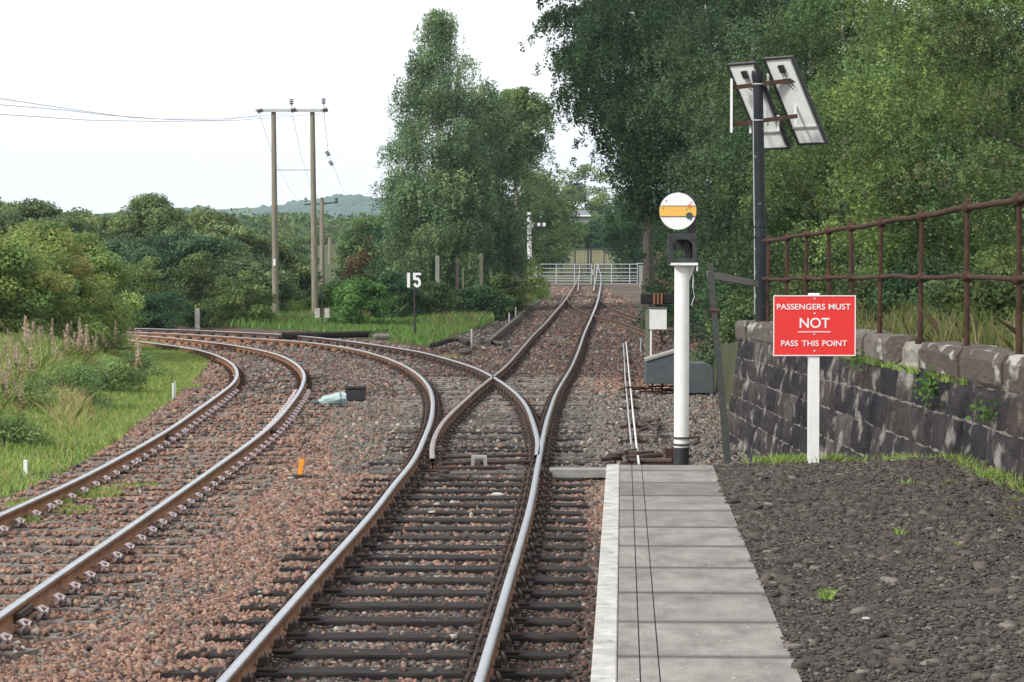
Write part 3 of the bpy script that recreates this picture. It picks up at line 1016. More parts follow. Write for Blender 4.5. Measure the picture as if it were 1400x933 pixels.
for k, Y in enumerate(PY):
    b = MB()
    lean = random.uniform(-.03, .03)
    zb = float(wall_top(Y)) - .05
    X = RX(Y)
    b.tube([Vector((X + lean, Y, zb)) - rl, Vector((X + lean, Y, zb + .05)) - rl], .045, 8)
    b.tube([Vector((X + lean, Y, zb)) - rl, Vector((X + lean * .5, Y, Zmid(Y))) - rl, Vector((X, Y, Ztop(Y))) - rl], [.026, .022, .020], 8)
    for z_, s_ in ((Zmid(Y) + wig(Y), .050), (Ztop(Y) + wig(Y), .052)):
        b.ball(Vector((X + wig(Y) * .4, Y, z_)) - rl, s_, 10, 6, sc=(1, .8, 1))
    b.ball(Vector((X, Y, Ztop(Y) + wig(Y) + .045)) - rl, .022, 8, 5)
    b.build('railing_post', M_iron_rust, railing, smooth=True)

# ------------------------------------------------------------------ lettering helper
def text_mesh(txt, size, name, m, parent, loc, depth=.001, bold=0.0, rotx=R(90), spacing=1.0, sx=1.0):
    cu = bpy.data.curves.new(name, 'FONT')
    cu.body = txt; cu.size = size; cu.extrude = depth; cu.offset = bold
    cu.align_x = 'CENTER'; cu.align_y = 'CENTER'; cu.space_character = spacing
    tmp = bpy.data.objects.new(name, cu)
    COL.objects.link(tmp)
    dg = bpy.context.evaluated_depsgraph_get()
    me = bpy.data.meshes.new_from_object(tmp.evaluated_get(dg))
    bpy.data.objects.remove(tmp)
    me.materials.clear(); me.materials.append(m)
    o = bpy.data.objects.new(name, me)
    COL.objects.link(o); o.parent = parent
    o.location = loc; o.rotation_euler = (rotx, 0, 0); o.scale = (sx, 1, 1)
    return o

# ------------------------------------------------------------------ red warning sign on a white post
SY = 19.0
p = at_y(1113.5, 445.5, SY)
ws = thing('warning_sign', 'red PASSENGERS MUST NOT PASS THIS POINT board on a white post', 'sign', (p.x, SY, .92), R(1))
k_ = SY / F
hw, hh = 56.5 * k_, 41.5 * k_
zc = p.z - .92
b = MB(); b.box((0, 0, zc), (2 * hw, .006, 2 * hh)); b.build('board', M_red, ws)
b = MB()
for s in (-1, 1):
    b.box((s * (hw - .004), -.0045, zc), (.007, .003, 2 * hh))
    b.box((0, -.0045, zc + s * (hh - .004)), (2 * hw - .016, .003, .007))
b.build('white_border', M_white_clean, ws)
def word(txt, c, w_, z, size=.060):
    o = text_mesh(txt, size, 'lettering', M_white_clean, ws, (0, -.0055, z), bold=.0004)
    xs_ = [v.co.x for v in o.data.vertices]
    f = (w_ / 1050 * 2 * hw) / (max(xs_) - min(xs_))
    o.scale = (f, 1, 1)
    o.location.x = (c - 600) / 1050 * 2 * hw - f * (max(xs_) + min(xs_)) / 2
word('PASSENGERS', 427.5, 615, zc + 25.5 * k_); word('MUST', 920, 280, zc + 25.5 * k_)
text_mesh('NOT', .105, 'lettering', M_white_clean, ws, (-.002, -.0055, zc + 3 * k_), bold=.001, sx=1.0)
word('PASS', 282, 215, zc - 24.5 * k_); word('THIS', 547, 215, zc - 24.5 * k_); word('POINT', 857, 315, zc - 24.5 * k_)
b = MB(); b.box((-.002, -.0055, zc - 8.5 * k_), (.245, .002, .006)); b.build('underline', M_white_clean, ws)
b = MB()
for dy in (37, 17, -11.5, -34.5): b.disc((0, -.005, zc + dy * k_), .006, .004, n=12)
b.build('bolt', M_white, ws)
b = MB(); b.box((0, .042, (zc + hh + .015 - .25) / 2), (14.5 * k_, .07, zc + hh + .015 + .25), ch=.006); b.build('post', M_white, ws)

# ------------------------------------------------------------------ disc signal on a white post
GY_ = 22.6
p = at_y(931.5, 635, GY_)
k_ = GY_ / F
sig = thing('disc_signal', 'white round disc signal with a yellow band on a tall white post', 'signal', (p.x, GY_, -.22))
def sp(px, py): 
    q = at_y(px, py, GY_); return (q.x - p.x, q.z + .22)
x, zt = sp(931.5, 363); _, zb_ = sp(931.5, 612)
b = MB(); b.tube([(0, 0, zb_), (0, 0, zt)], [.067, .066], 24); b.build('post', M_white, sig, smooth=True)
b = MB(); b.tube([(0, 0, 0), (0, 0, zb_ + .001)], .069, 24); b.build('post_foot', M_black_plain, sig, smooth=True)
b = MB()
for dz in (0.03, .09):
    zz = zb_ + dz
    b.tube([(math.cos(t) * .08, math.sin(t) * .08, zz) for t in np.linspace(0, 6.283, 20)], .008, 6)
b.tube([(.08, -.03, zb_ + .09), (.15, -.03, zb_ + .10), (.16, -.02, zb_ + .06), (.10, -.03, zb_ + .03)], .014, 6)
b.build('pipe_clamp', M_iron_dark, sig)
x0_, z0_ = sp(916, 364); x1_, _ = sp(953, 364)
b = MB(); b.box(((x0_ + x1_) / 2, .02, zt + .012), (x1_ - x0_, .30, .022)); b.box((x1_ - .008, -.1, zt - .02), (.012, .03, .06)); b.build('top_plate', M_white, sig)
b = MB()
gx, gz = sp(941, 372)
b.add([(.02, -.01, zt), (.12, -.01, zt), (.06, -.01, zt - .15), (.02, .01, zt), (.12, .01, zt), (.06, .01, zt - .15)], [(0, 1, 2), (5, 4, 3), (0, 3, 4, 1), (1, 4, 5, 2), (2, 5, 3, 0)])
b.disc((0, -.072, zt - .045), .012, .01)
b.build('gusset', M_white, sig)
# lamp housing: an open iron frame
fx0, fz1 = sp(914, 321); fx1, fz0 = sp(951, 362)
b = MB()
tw = .036
for yy in (-.11, .11):
    b.box((fx0 + tw / 2, yy, (fz0 + fz1) / 2), (tw, .018, fz1 - fz0))
    b.box((fx1 - tw / 2, yy, (fz0 + fz1) / 2), (tw, .018, fz1 - fz0))
    b.box(((fx0 + fx1) / 2, yy, fz1 - .022), (fx1 - fx0 - 2 * tw, .018, .045))
    b.box(((fx0 + fx1) / 2, yy, fz0 + .030), (fx1 - fx0 - 2 * tw, .018, .05))
    for s in (-1, 1):
        xx = (fx0 + fx1) / 2 + s * ((fx1 - fx0) / 2 - tw)
        b.add([(xx, yy - .009, fz1 - .045), (xx - s * .035, yy - .009, fz1 - .045), (xx, yy - .009, fz1 - .085), (xx, yy + .009, fz1 - .045), (xx - s * .035, yy + .009, fz1 - .045), (xx, yy + .009, fz1 - .085)],
              [(0, 1, 2), (5, 4, 3), (0, 3, 4, 1), (1, 4, 5, 2), (2, 5, 3, 0)])
b.box((fx1 - .006, 0, (fz0 + fz1) / 2), (.012, .2, fz1 - fz0)); b.box((fx0 + .006, .06, (fz0 + fz1) / 2), (.012, .1, fz1 - fz0 - .01))
b.box(((fx0 + fx1) / 2, 0, fz1 + .004), (fx1 - fx0, .24, .012)); b.box((fx1 - .075, .03, (fz0 + fz1) / 2), (.05, .12, fz1 - fz0 - .02)); b.box(((fx0 + fx1) / 2, .06, fz1 - .085), (fx1 - fx0 - .03, .03, .10))
M_frame = mat('worn_black_frame', (.018, .020, .023), .6, spec=.3, c2=(.08, .085, .085), scale=9, amt=.7)
b.build('lamp_frame', M_frame, sig)
px0, pz1 = sp(939, 267); px1, pz0 = sp(952, 322)
b = MB(); b.box(((px0 + px1) / 2, .05, (pz0 + pz1) / 2), (px1 - px0, .07, pz1 - pz0)); b.box(((px0 + px1) / 2 - .01, .05, pz1), (px1 - px0 + .04, .09, .012))
dxc, dzc = sp(926.5, 289)
b.tube([(dxc, -.02, dzc), (dxc, .05, dzc), (px0, .05, dzc)], .015, 8)
b.build('back_bracket', M_frame, sig)
rad = 25.2 * k_
b = MB(); b.disc((dxc, -.03, dzc), rad, .006, n=64); b.build('disc', M_white_clean, sig)
yb0, yb1 = dzc - 7.2 * k_, dzc + 7.2 * k_
def chord(r_, z0, z1, n=8):
    R_ = [(dxc + math.sqrt(r_ * r_ - (z - dzc) ** 2), z) for z in np.linspace(z0, z1, n)]
    L_ = [(dxc - math.sqrt(r_ * r_ - (z - dzc) ** 2), z) for z in np.linspace(z1, z0, n)]
    return R_ + L_
b = MB(); b.poly(chord(rad - .001, yb0, yb1), -.0365, -.0335); b.build('yellow_band', M_yellow, sig)
b = MB()
b.box((dxc, -.0375, yb0), (2 * rad * .945, .003, .0045)); b.box((dxc, -.0375, yb1), (2 * rad * .945, .003, .0045))
for (a, c_) in ((-16, 14), (18, 12), (-20, 4), (12, 2.5), (17.5, -12)):
    b.disc((dxc + a * k_, -.0375, dzc + c_ * k_), .0055, .004, n=10)
b.build('rivet', M_iron_dark, sig)
b = MB(); b.disc((dxc + 15.5 * k_, -.0385, dzc - 6.2 * k_), 4.6 * k_, .005, n=24); b.build('green_lens', M_lens, sig)
b = MB(); b.disc((dxc + 15.8 * k_, -.0385, dzc + 6.8 * k_), 2.8 * k_, .005, n=20); b.build('amber_lens', M_lens2, sig)
b = MB(); q = sp(944, 380)
b.tube([(.075, -.02, zt - .02), (.10, -.03, zt - .10), (.095, -.05, zt - .2), (.11, -.04, zt - .28), (.08, -.04, zt - .36)], .004, 5); b.build('loose_wire', M_galv, sig)

# ------------------------------------------------------------------ solar mast
MY = 34.6
p = at_y(1041, 437, MY)
k_ = MY / F
mast = thing('solar_mast', 'tall black post carrying two tilted solar panels beside the wall end', 'mast', (p.x, MY, p.z - .05))
ml = Vector(mast.location)
def mp_(px, py, Y=MY): return at_y(px, py, Y) - ml
b = MB()
b.tube([mp_(1041, 440), mp_(1040, 322)], [.085, .083], 18)
b.tube([mp_(1040, 322), mp_(1040, 312), mp_(1040, 300)], [.083, .078, .070], 18)
b.tube([mp_(1040, 302), mp_(1036, 112)], [.070, .068], 18)
b.tube([mp_(1036, 114), mp_(1036, 104), mp_(1036, 97)], [.068, .088, .080], 18)
for py in (326, 312): b.tube([mp_(1040, py), mp_(1040, py - 3)], [.094, .094], 18)
b.build('pole', M_black, mast, smooth=True)
u = Vector((.64, -.77, 0)); nh = Vector((.77, .64, 0))
Hd = (nh * .69 + Vector((0, 0, -1.15))); sl = Hd.length; Hd.normalize()
nrm = u.cross(Hd).normalized()
if nrm.z < 0: nrm = -nrm
def panel(pxa, pya, Y):
    tl = at_y(pxa, pya, Y) - ml
    Wd = .545
    Mr = Matrix((u, Hd, nrm)).transposed()
    c = tl + u * Wd / 2 + Hd * sl / 2
    fr_ = thing('solar_panel', None, None, c); 
    for kx in ('label', 'category'): 
        if kx in fr_: del fr_[kx]
    fr_.parent = mast
    b = MB(); b.box((0, 0, .004), (Wd - .02, sl - .02, .004), rot=Mr); b.build('backsheet', M_panelback, fr_)
    b = MB(); b.box(Mr @ Vector((0, 0, .009)), (Wd - .02, sl - .02, .004), rot=Mr); b.build('solar_cells', M_cell, fr_)
    b = MB()
    for s in (-1, 1):
        b.box(Mr @ Vector((s * (Wd / 2 - .011), 0, 0)), (.026, sl, .045), rot=Mr)
        b.box(Mr @ Vector((0, s * (sl / 2 - .011), .001)), (Wd - .054, .026, .043), rot=Mr)
    b.build('panel_frame', M_black_plain, fr_)
    b = MB(); b.box(Mr @ Vector((.0, -sl / 2 + .17, -.02)), (.09, .11, .03), rot=Mr)
    b.tube([Mr @ Vector((.02, -sl / 2 + .22, -.03)), Mr @ Vector((.06, -sl / 2 + .33, -.05)), Mr @ Vector((.12, -sl / 2 + .45, -.03))], .006, 5)
    b.tube([Mr @ Vector((-.02, -sl / 2 + .22, -.03)), Mr @ Vector((-.01, -sl / 2 + .35, -.04)), Mr @ Vector((.07, -sl / 2 + .48, -.03))], .006, 5)
    b.build('junction_box', M_black_plain, fr_)
    b = MB(); b.box(Mr @ Vector((0, sl / 2 - .27, -.012)), (Wd - .06, .025, .02), rot=Mr)
    for s in (-1,): b.box(Mr @ Vector((Wd / 2 - .05, .0, -.012)), (.02, sl - .1, .02), rot=Mr)
    b.build('mounting_strip', M_galv, fr_)
    return fr_, c
f1, c1 = panel(994, 88, MY + .28)
f2, c2_ = panel(1044, 80, MY - .10)
# rusty cross rails and white struts
for (a, bb) in (((1000, 119.5), (1087, 111)), ((1000, 170), (1086, 160.5))):
    A_ = mp_(a[0], a[1], MY + .02); dx = (mp_(bb[0], bb[1]) - mp_(a[0], a[1]))
    B_ = A_ + Vector((dx.x, 0, dx.z)) + Vector((0, -dx.x * .55, 0))
    A_ = A_ + Vector((0, .30, 0)); B_ = B_ + Vector((0, .30, 0))
    b = MB(); d_ = (B_ - A_)
    rot = d_.to_track_quat('X', 'Z').to_matrix()
    b.box((A_ + B_) / 2 + Vector((0, -.12, 0)), (d_.length, .05, .055), rot=rot)
    b.build('cross_rail', M_iron_rust, mast)
for (xa, ya, yb) in ((1001, 107, 181), (1087, 98, 172), (1051, 100, 172), (1063.5, 158, 180), (1114, 152, 176), (1027, 165, 182)):
    b = MB(); A_ = mp_(xa, ya); B_ = mp_(xa, yb)
    yo = -.04 if xa > 1060 else .12
    b.box((A_ + B_) / 2 + Vector((0, yo, 0)), (.03, .03, (A_ - B_).length)); b.build('strut', M_white_clean, mast)
for py in (115.5, 165):
    b = MB(); c = mp_(1037, py); b.tube([c + Vector((math.cos(t) * .078, math.sin(t) * .078, 0)) for t in np.linspace(0, 6.283, 18)], .01, 6)
    b.build('pole_clamp', M_galv, mast)
b = MB(); b.tube([mp_(1032, 430), mp_(1031.5, 320), mp_(1030, 180), mp_(1030, 120)], .008, 6)
b.build('cable_conduit', M_galv, mast)

# ------------------------------------------------------------------ leaning dark timber strut and rail next to the wall end
b = MB()
A_ = at_y(996, 640, 24.5); B_ = at_y(971, 368, 30.5)
d_ = B_ - A_; rot = d_.to_track_quat('Z', 'Y').to_matrix()
lp = thing('leaning_strut', 'dark grey leaning strut behind the platform end, tied to the black post', 'strut', A_)
b.box(d_ / 2, (.066, .06, d_.length + .3), rot=rot, ch=.008); b.build('strut_beam', mat('dark_strut', (.024, .029, .028), .9, c2=(.055, .05, .04), scale=8, amt=.6, spec=.12), lp)
b = MB(); C_ = at_y(969, 376, 30.3) - A_; D_ = at_y(1034, 388, 34.0) - A_
dd = D_ - C_; b.box((C_ + D_) / 2, (dd.length, .05, .085), rot=dd.to_track_quat('X', 'Z').to_matrix()); b.build('tie_beam', M_sleep_grey, lp)
b = MB(); c = A_.lerp(B_, .735) - A_; b.box(c, (.115, .10, .07), rot=rot); b.build('rusty_band', M_iron_rust, lp)

# ------------------------------------------------------------------ white cabinet on posts
CY_ = 50.0
def onY(px, py, Y): return at_y(px, py, Y)
a = onY(883, 500, CY_)
cb = thing('signal_cabinet', 'small white equipment cabinet on a lichened post', 'cabinet', (a.x, CY_, -.2))
cl_ = Vector(cb.location)
def rel(px, py, Y=CY_): return onY(px, py, Y) - cl_
A_, B_ = rel(888, 422), rel(911, 451)
b = MB(); b.box(((A_.x + B_.x) / 2, 0, (A_.z + B_.z) / 2), (B_.x - A_.x, .22, A_.z - B_.z), ch=.012); b.build('cabinet_box', M_white, cb)
b = MB(); b.box(((A_.x + B_.x) / 2, 0, A_.z + .012), (B_.x - A_.x + .03, .26, .022)); b.build('cabinet_roof', M_grey_steel, cb)
b = MB(); b.box((A_.x + .025, -.05, (B_.z + rel(889, 492).z) / 2), (.035, .04, B_.z - rel(889, 492).z)); b.build('white_leg', M_white, cb)
C_ = rel(885, 424); b = MB(); b.box((C_.x, .05, (C_.z + .0) / 2), (.07, .07, C_.z)); b.build('post', M_pgreen, cb)
b = MB(); b.tube([(B_.x - .12, 0, B_.z), (B_.x - .10, 0, B_.z - .12), (B_.x - .05, 0, B_.z - .15), (B_.x - .03, 0, B_.z)], .012, 6); b.build('cable', M_iron_dark, cb)

# grey steel machine cover, two humps
MYc = 47.0
a = onY(882, 520, MYc)
mc = thing('machine_cover', 'grey steel cover of the point machine, behind the white signal post', 'machine cover', (a.x, MYc, -.2))
def rl2(px, py): 
    q = onY(px, py, MYc); return (q.x - a.x, q.z + .2)
b = MB(); b.poly([rl2(882, 524), rl2(882, 491), rl2(925, 480), rl2(936, 480), rl2(936, 524)], -.25, .35); b.build('sloping_cover', M_grey_steel, mc, bevel=.01)
b = MB(); b.poly([rl2(882, 493.5), rl2(881.5, 490.5), rl2(925, 477.5), rl2(925, 480.5)], -.28, .38); b.build('cover_lip', M_conc_grey, mc)
b = MB(); b.poly([rl2(934, 537), rl2(934, 498), rl2(940, 495), rl2(962, 495), rl2(971, 499), rl2(974, 506), rl2(974, 537)], -.35, .30); b.build('rounded_cover', M_grey_steel, mc, bevel=.015)
b = MB()
for px in (892, 905): 
    q0, q1 = rl2(px, 524), rl2(px, 541); b.box((q0[0], 0, (q0[1] + q1[1]) / 2), (.035, .04, q0[1] - q1[1]))
b.build('support_leg', M_iron_rust, mc)
b = MB()
for k in range(7):
    q = rl2(868 + k * 10, 529 + (k % 3) * 3)
    b.tube([(q[0] - .18, -.2 + .05 * k, q[1]), (q[0] + .2, -.15 + .03 * k, q[1] + .02 * (k % 2))], .018, 6)
b.build('crank_rods', M_iron_rust, mc)

# ------------------------------------------------------------------ point rodding: two white rods on roller stands
pr = thing('point_rodding', 'pair of pale point rods on roller stands, running up to the platform end', 'rodding', tuple(at(863, 560, -.12)))
prl = Vector(pr.location)
for pts in ([(852.5, 470), (855, 520), (860, 575), (863, 607)], [(856, 468), (861, 520), (866, 570), (870, 606), (873.5, 634)]):
    b = MB(); b.tube([at(q[0], q[1], -.09) - prl for q in pts], .014, 8); b.build('point_rod', M_white if len(pts) == 5 else M_galv, pr)
for (px, py, wd_) in ((857, 494, .3), (857, 519, .3), (859, 531, .32), (861, 542, .34), (862, 557, .34), (864, 582, .36), (866, 602, .38)):
    c = at(px, py, -.13) - prl
    b = MB(); b.box(c + Vector((0, 0, -.02)), (wd_, .09, .04)); 
    for s in (-1.4, 0, 1.4): b.box(c + Vector((s * .05, 0, .04)), (.012, .06, .10))
    b.tube([c + Vector((-.09, 0, .0)), c + Vector((.09, 0, .0))], .02, 8)
    b.build('roller_stand', M_iron_rust, pr)
# cranks by the rods
cr_ = thing('crank_assembly', 'dark rusty crank on a timber base, between the point rods and white post', 'crank', tuple(at(886, 595, -.2)))
c0 = Vector(cr_.location)
b = MB()
for (p0_, p1_) in (((875, 588), (903, 583)), ((880, 578), (898, 590)), ((876, 575), (902, 574)), ((897, 572), (897, 600))):
    b.tube([at(*p0_, -.10) - c0, at(*p1_, -.06) - c0], .028, 7)
for px, py in ((883, 577), (895, 587), (890, 581)): b.disc(at(px, py, -.07) - c0, .09, .03, axis='Z', n=16)
b.build('crank_arms', M_iron_dark, cr_)
b = MB(); b.box(at(890, 598, -.16) - c0, (.42, .22, .08)); b.build('timber_base', M_sleep_grey, cr_)
cr2 = thing('crank_assembly', 'dark mossy crank lying across the foot of the point rods at the platform end', 'crank', tuple(at(850, 625, -.2)))
c0 = Vector(cr2.location)
b = MB()
for (p0_, p1_) in (((822, 628), (905, 622)), ((835, 622), (870, 616)), ((860, 630), (920, 630)), ((850, 618), (856, 634))):
    b.tube([at(*p0_, -.12) - c0, at(*p1_, -.08) - c0], .03, 7)
for px, py in ((842, 622), (870, 620), (884, 619)): b.disc(at(px, py, -.07) - c0, .10, .05, axis='Z', n=16)
b.build('crank_arms', M_iron_dark, cr2)
b = MB(); b.box(at(916, 622, -.05) - c0, (.12, .1, .16)); b.box(at(900, 631, -.13) - c0, (.5, .12, .08)); b.build('timber_base', M_iron_rust, cr2)

# cover board and stretcher gear at the toe of the points
b = MB(); a_ = at(795, 645, -.10); b.box((0, 0, 0), (.76, .24, .08), ch=.01); b.box((.0, -.16, -.03), (.70, .03, .05))
o = b.build('cover_board', M_conc_grey); o.location = a_; tag(o, 'pale grey board lying between the right rail and the platform end', 'board')
b = MB()
sg = thing('stretcher_bar_set', 'dark bars across the track joining the two point blades', 'point bars', tuple(at(660, 632, -.12)))
c0 = Vector(sg.location)
for (p0_, p1_, rr) in (((590, 626), (733, 622), .022), ((588, 634), (732, 631), .022), ((597, 640), (690, 639), .018), ((603, 650), (640, 655), .022), ((600, 648), (612, 645), .03)):
    b = MB(); b.tube([at(*p0_, -.09) - c0, at(*p1_, -.09) - c0], rr, 7)
    b.build('stretcher_bar', M_iron_dark, sg)
b = MB(); c = at(655, 631, -.06) - c0
b.box(c + Vector((0, .04, .045)), (.19, .14, .05), ch=.01); b.box(c + Vector((-.075, .02, -.02)), (.045, .12, .12)); b.box(c + Vector((.075, .02, -.02)), (.045, .12, .12))
b.build('detector_bracket', M_conc_grey, sg)
b = MB(); b.box(c + Vector((-.02, -.06, -.04)), (.07, .16, .07)); b.build('bracket_clevis', M_iron_dark, sg)
b = MB(); c = at(598, 614, -.05) - c0
b.box(c, (.12, .16, .06)); b.box(c + Vector((.03, -.2, -.02)), (.12, .10, .06)); b.build('blade_foot', M_iron_dark, sg)

# fishplates at the rail joints, each bolted to its own rail
RAILS = [o for o in COL.objects if o.name.startswith('rail') and o.type == 'MESH' and o.get('category') == 'rail']
def fishplate(P, pY, rail_i):
    i = int(np.argmin(np.abs(P[:170, 1] - pY)))
    t_ = P[i + 2] - P[i - 2]; a = math.atan2(t_[1], t_[0])
    b = MB()
    for s in (-1, 1):
        b.box((0, s * .045, -.085), (.50, .03, .07), ch=.005)
        for q in (-.18, -.06, .06, .18): b.tube([(q, s * .055, -.085), (q, s * .085, -.085)], .016, 6)
    o = b.build('fishplate', M_iron_dark, RAILS[rail_i])
    o.location = (P[i, 0], P[i, 1], float(zg(P[i, 1]))); o.rotation_euler = (0, 0, a)
fishplate(P_A2, at(30, 818).y, 5)
fishplate(P_A2, at(373, 581).y, 5)
fishplate(P_A1, at(230, 588).y, 4)
fishplate(P_R1, at(735, 634).y, 1)
fishplate(P_L1, at(582, 596).y, 0)
fishplate(P_R1, at(781, 501).y, 1)

# ------------------------------------------------------------------ small things on the ballast
# orange flag marker
q = at(409, 654, -.17)
om = thing('marker_flag', 'upright orange plastic marker stuck in the reddish ballast', 'marker', q)
b = MB(); b.box((.02, 0, .13), (.055, .012, .20), rot=Matrix.Rotation(R(9), 3, 'Y')); b.build('orange_strip', M_orange, om)
b = MB(); b.box((0, 0, .02), (.16, .10, .05), rz=.3, ch=.01); b.box((.10, -.03, .02), (.12, .04, .03), rz=-.6); b.build('clamp_foot', M_iron_dark, om)
# crumpled pale bag
q = at(455, 556, -.16)
b = MB()
prof = [(-.26, .035), (-.20, .05), (-.17, .085), (-.05, .10), (.08, .115), (.17, .125), (.21, .11), (.235, .06)]
V, Fc = [], []
r = random.Random(4)
for (x_, rr) in prof:
    for k in range(12):
        t = 2 * math.pi * k / 12
        rj = rr * r.uniform(.85, 1.12)
        V.append((x_ + r.uniform(-.012, .012), rj * math.cos(t), .09 + rj * .9 * math.sin(t) + (x_ + .2) * .12))
for i in range(len(prof) - 1):
    for k in range(12):
        Fc.append((i * 12 + k, i * 12 + (k + 1) % 12, (i + 1) * 12 + (k + 1) % 12, (i + 1) * 12 + k))
Fc += [tuple(range(12)), tuple(range(len(V) - 12, len(V)))]
b.add(V, Fc)
bag = thing('plastic_canister', 'crumpled pale blue plastic canister lying on the ballast between the tracks', 'canister', q, R(12))
b.build('canister_body', M_plastic, bag, smooth=True)
b = MB(); b.tube([(-.33, 0, .06), (-.24, 0, .075)], .045, 10); b.tube([(.12 , math.cos(t) * .13, .13 + math.sin(t) * .115) for t in np.linspace(0, 6.283, 16)], .008, 5); b.build('dark_cap', M_grey_steel, bag)
q = at(486, 548, -.16)
bb_ = thing('battery_box', 'small black box sitting on the ballast behind the pale canister', 'box', q, R(4))
b = MB(); b.box((0, 0, .10), (.36, .26, .20), ch=.012); b.build('box_body', M_black_plain, bb_)
b = MB(); b.box((0, .01, .22), (.38, .28, .05), ch=.012); b.box((0, .01, .245), (.30, .03, .018)); b.build('box_lid', M_sleep_dark, bb_)
# white stones/bits of litter in the track
for (px, py, sz) in ((680, 678, .055), (398, 655, .03), (590, 702, .03), (597, 691, .028), (1184, 849 - 0, .014)):
    z_ = -.17 if px < 900 else .93
    q = at(px, py, z_)
    b = MB(); b.ball((0, 0, .01), sz, 9, 6, sc=(1.4, .8, .5))
    o = b.build('pale_pebble', M_conc_white, smooth=True); o.location = q
    tag(o, {680: 'white pebble beside the bright rail in front of the points', 398: 'white pebble at the foot of the orange marker', 590: 'lower of two white pebbles between the sleepers of the centre track', 597: 'upper of two white pebbles between the sleepers of the centre track', 1184: 'pale pebble on the dark ash of the platform'}[px], 'pebble')

# ------------------------------------------------------------------ pegs and posts
def peg(px, py0, py1, w_, m, name, label, cat, group=None, lean=0.0, dz=-.12, Y=None, sq=True):
    q = at(px, py0, dz) if Y is None else onY(px, py0, Y)
    h_ = (py0 - py1) / F * q.y
    b = MB()
    if sq: b.box((lean * h_ / 2, 0, h_ / 2 - .05), (w_, w_, h_ + .1), rot=Matrix.Rotation(lean, 3, 'Y'), ch=w_ * .12)
    else: b.tube([(0, 0, -.1), (lean * h_, 0, h_)], [w_ / 2, w_ / 2 * .9], 10)
    o = b.build(name, m); o.location = q
    return tag(o, label, cat, group)
peg(236.5, 543, 524, .03, M_white, 'marker_peg', 'shorter white peg of a pair in the grass edge of the left track', 'peg')
peg(239.5, 541, 521, .03, M_galv, 'marker_peg', 'taller grey peg of a pair in the grass edge of the left track', 'peg')
peg(35, 643, 629, .045, M_white, 'marker_peg', 'white peg alone in the grass at the left edge of the picture', 'peg')
peg(644.5, 475, 450, .05, M_galv, 'marker_peg', 'tall grey peg standing in the cinders left of the line', 'peg')
peg(696, 443, 428, .05, M_galv, 'marker_peg', 'nearer of two grey pegs by the timber edging near the gate', 'peg')
peg(705, 435, 420, .05, M_galv, 'marker_peg', 'farther of two grey pegs by the timber edging near the gate', 'peg')
peg(270, 449, 422, .15, M_conc_grey, 'concrete_post', 'short pale concrete post on the far side of the left curve', 'post')
for i, (px, y0, y1, m_) in enumerate(((598, 398, 350, M_conc_grey), (625, 398, 353, M_bark), (658, 400, 347, M_pgreen), (633, 395, 367, M_pgreen))):
    peg(px, y0, y1, (.15, .12, .14, .08)[i], m_, 'fence_post', ('pale grey post under the tall birch', 'brown timber post under the tall birch', 'greenish timber post right of the brown one under the birch', 'thin short post between the brown and greenish posts')[i], 'post', Y=98 + i)
for i, (px, y0, y1) in enumerate(((876.0, 478, 462), (877.5, 475, 454))):
    pass
peg(876, 480, 462, .03, M_galv, 'marker_peg', 'thin grey peg in the dark ground left of the white cabinet', 'peg')

# timber edging left of the far line
b = MB(); pts = [(668, 470), (682, 458), (700, 443), (718, 428), (738, 413)]
Q = [at(a_, c_, -.08) for a_, c_ in pts]
o_ = Q[0].copy()
for i in range(len(Q) - 1):
    d_ = Q[i + 1] - Q[i]; b.box((Q[i] + Q[i + 1]) / 2 - o_, (d_.length, .12, .2), rot=d_.to_track_quat('X', 'Z').to_matrix())
o = b.build('timber_edging', M_sleep_mid); o.location = o_; tag(o, 'dark timber edging between the grass and the line to the gate', 'edging')
b = MB(); Q = [at(a_, c_, .02) for a_, c_ in ((590, 473), (612, 466), (628, 464), (640, 470))]; o_ = Q[0].copy()
b.tube([v - o_ for v in Q], .07, 7); o = b.build('old_timber', M_sleep_dark); o.location = o_; tag(o, 'dark broken timber at the right end of the grass mound', 'timber')
b = MB(); Q = [at(a_, c_, -.06) for a_, c_ in ((655, 469), (672, 468), (690, 470))]; o_ = Q[0].copy()
b.tube([v - o_ for v in Q], .05, 7); o = b.build('old_timber', M_sleep_mid); o.location = o_; tag(o, 'mossy timber end lying at the near tip of the timber edging', 'timber')
b = MB(); Q = [at(a_, c_, .0) for a_, c_ in ((385, 459), (440, 458.5), (508, 457), (530, 454))]; o_ = Q[0].copy()
b.tube([v - o_ for v in Q], .10, 7); o = b.build('old_timber', M_sleep_dark); o.location = o_; tag(o, 'long dark timber lying in the grass behind the left-curving rails', 'timber')
b = MB(); Q = [at(a_, c_, .12) for a_, c_ in ((512, 458), (524, 455))]; o_ = Q[0].copy()
b.box((.2, 0, -.05), (.42, .3, .16), rz=.2, ch=.05); o = b.build('stone_lump', M_sleep_grey); o.location = o_; tag(o, 'grey concrete lump in the grass left of the number 15 post', 'lump')
q = at(636, 482, -.08); b = MB(); b.ball((0, 0, .02), .12, 9, 6, sc=(1.5, .8, .7)); o = b.build('stone_lump', M_sleep_mid); o.location = q; tag(o, 'brown rounded lump in the cinders beside the bright curved rail', 'lump')

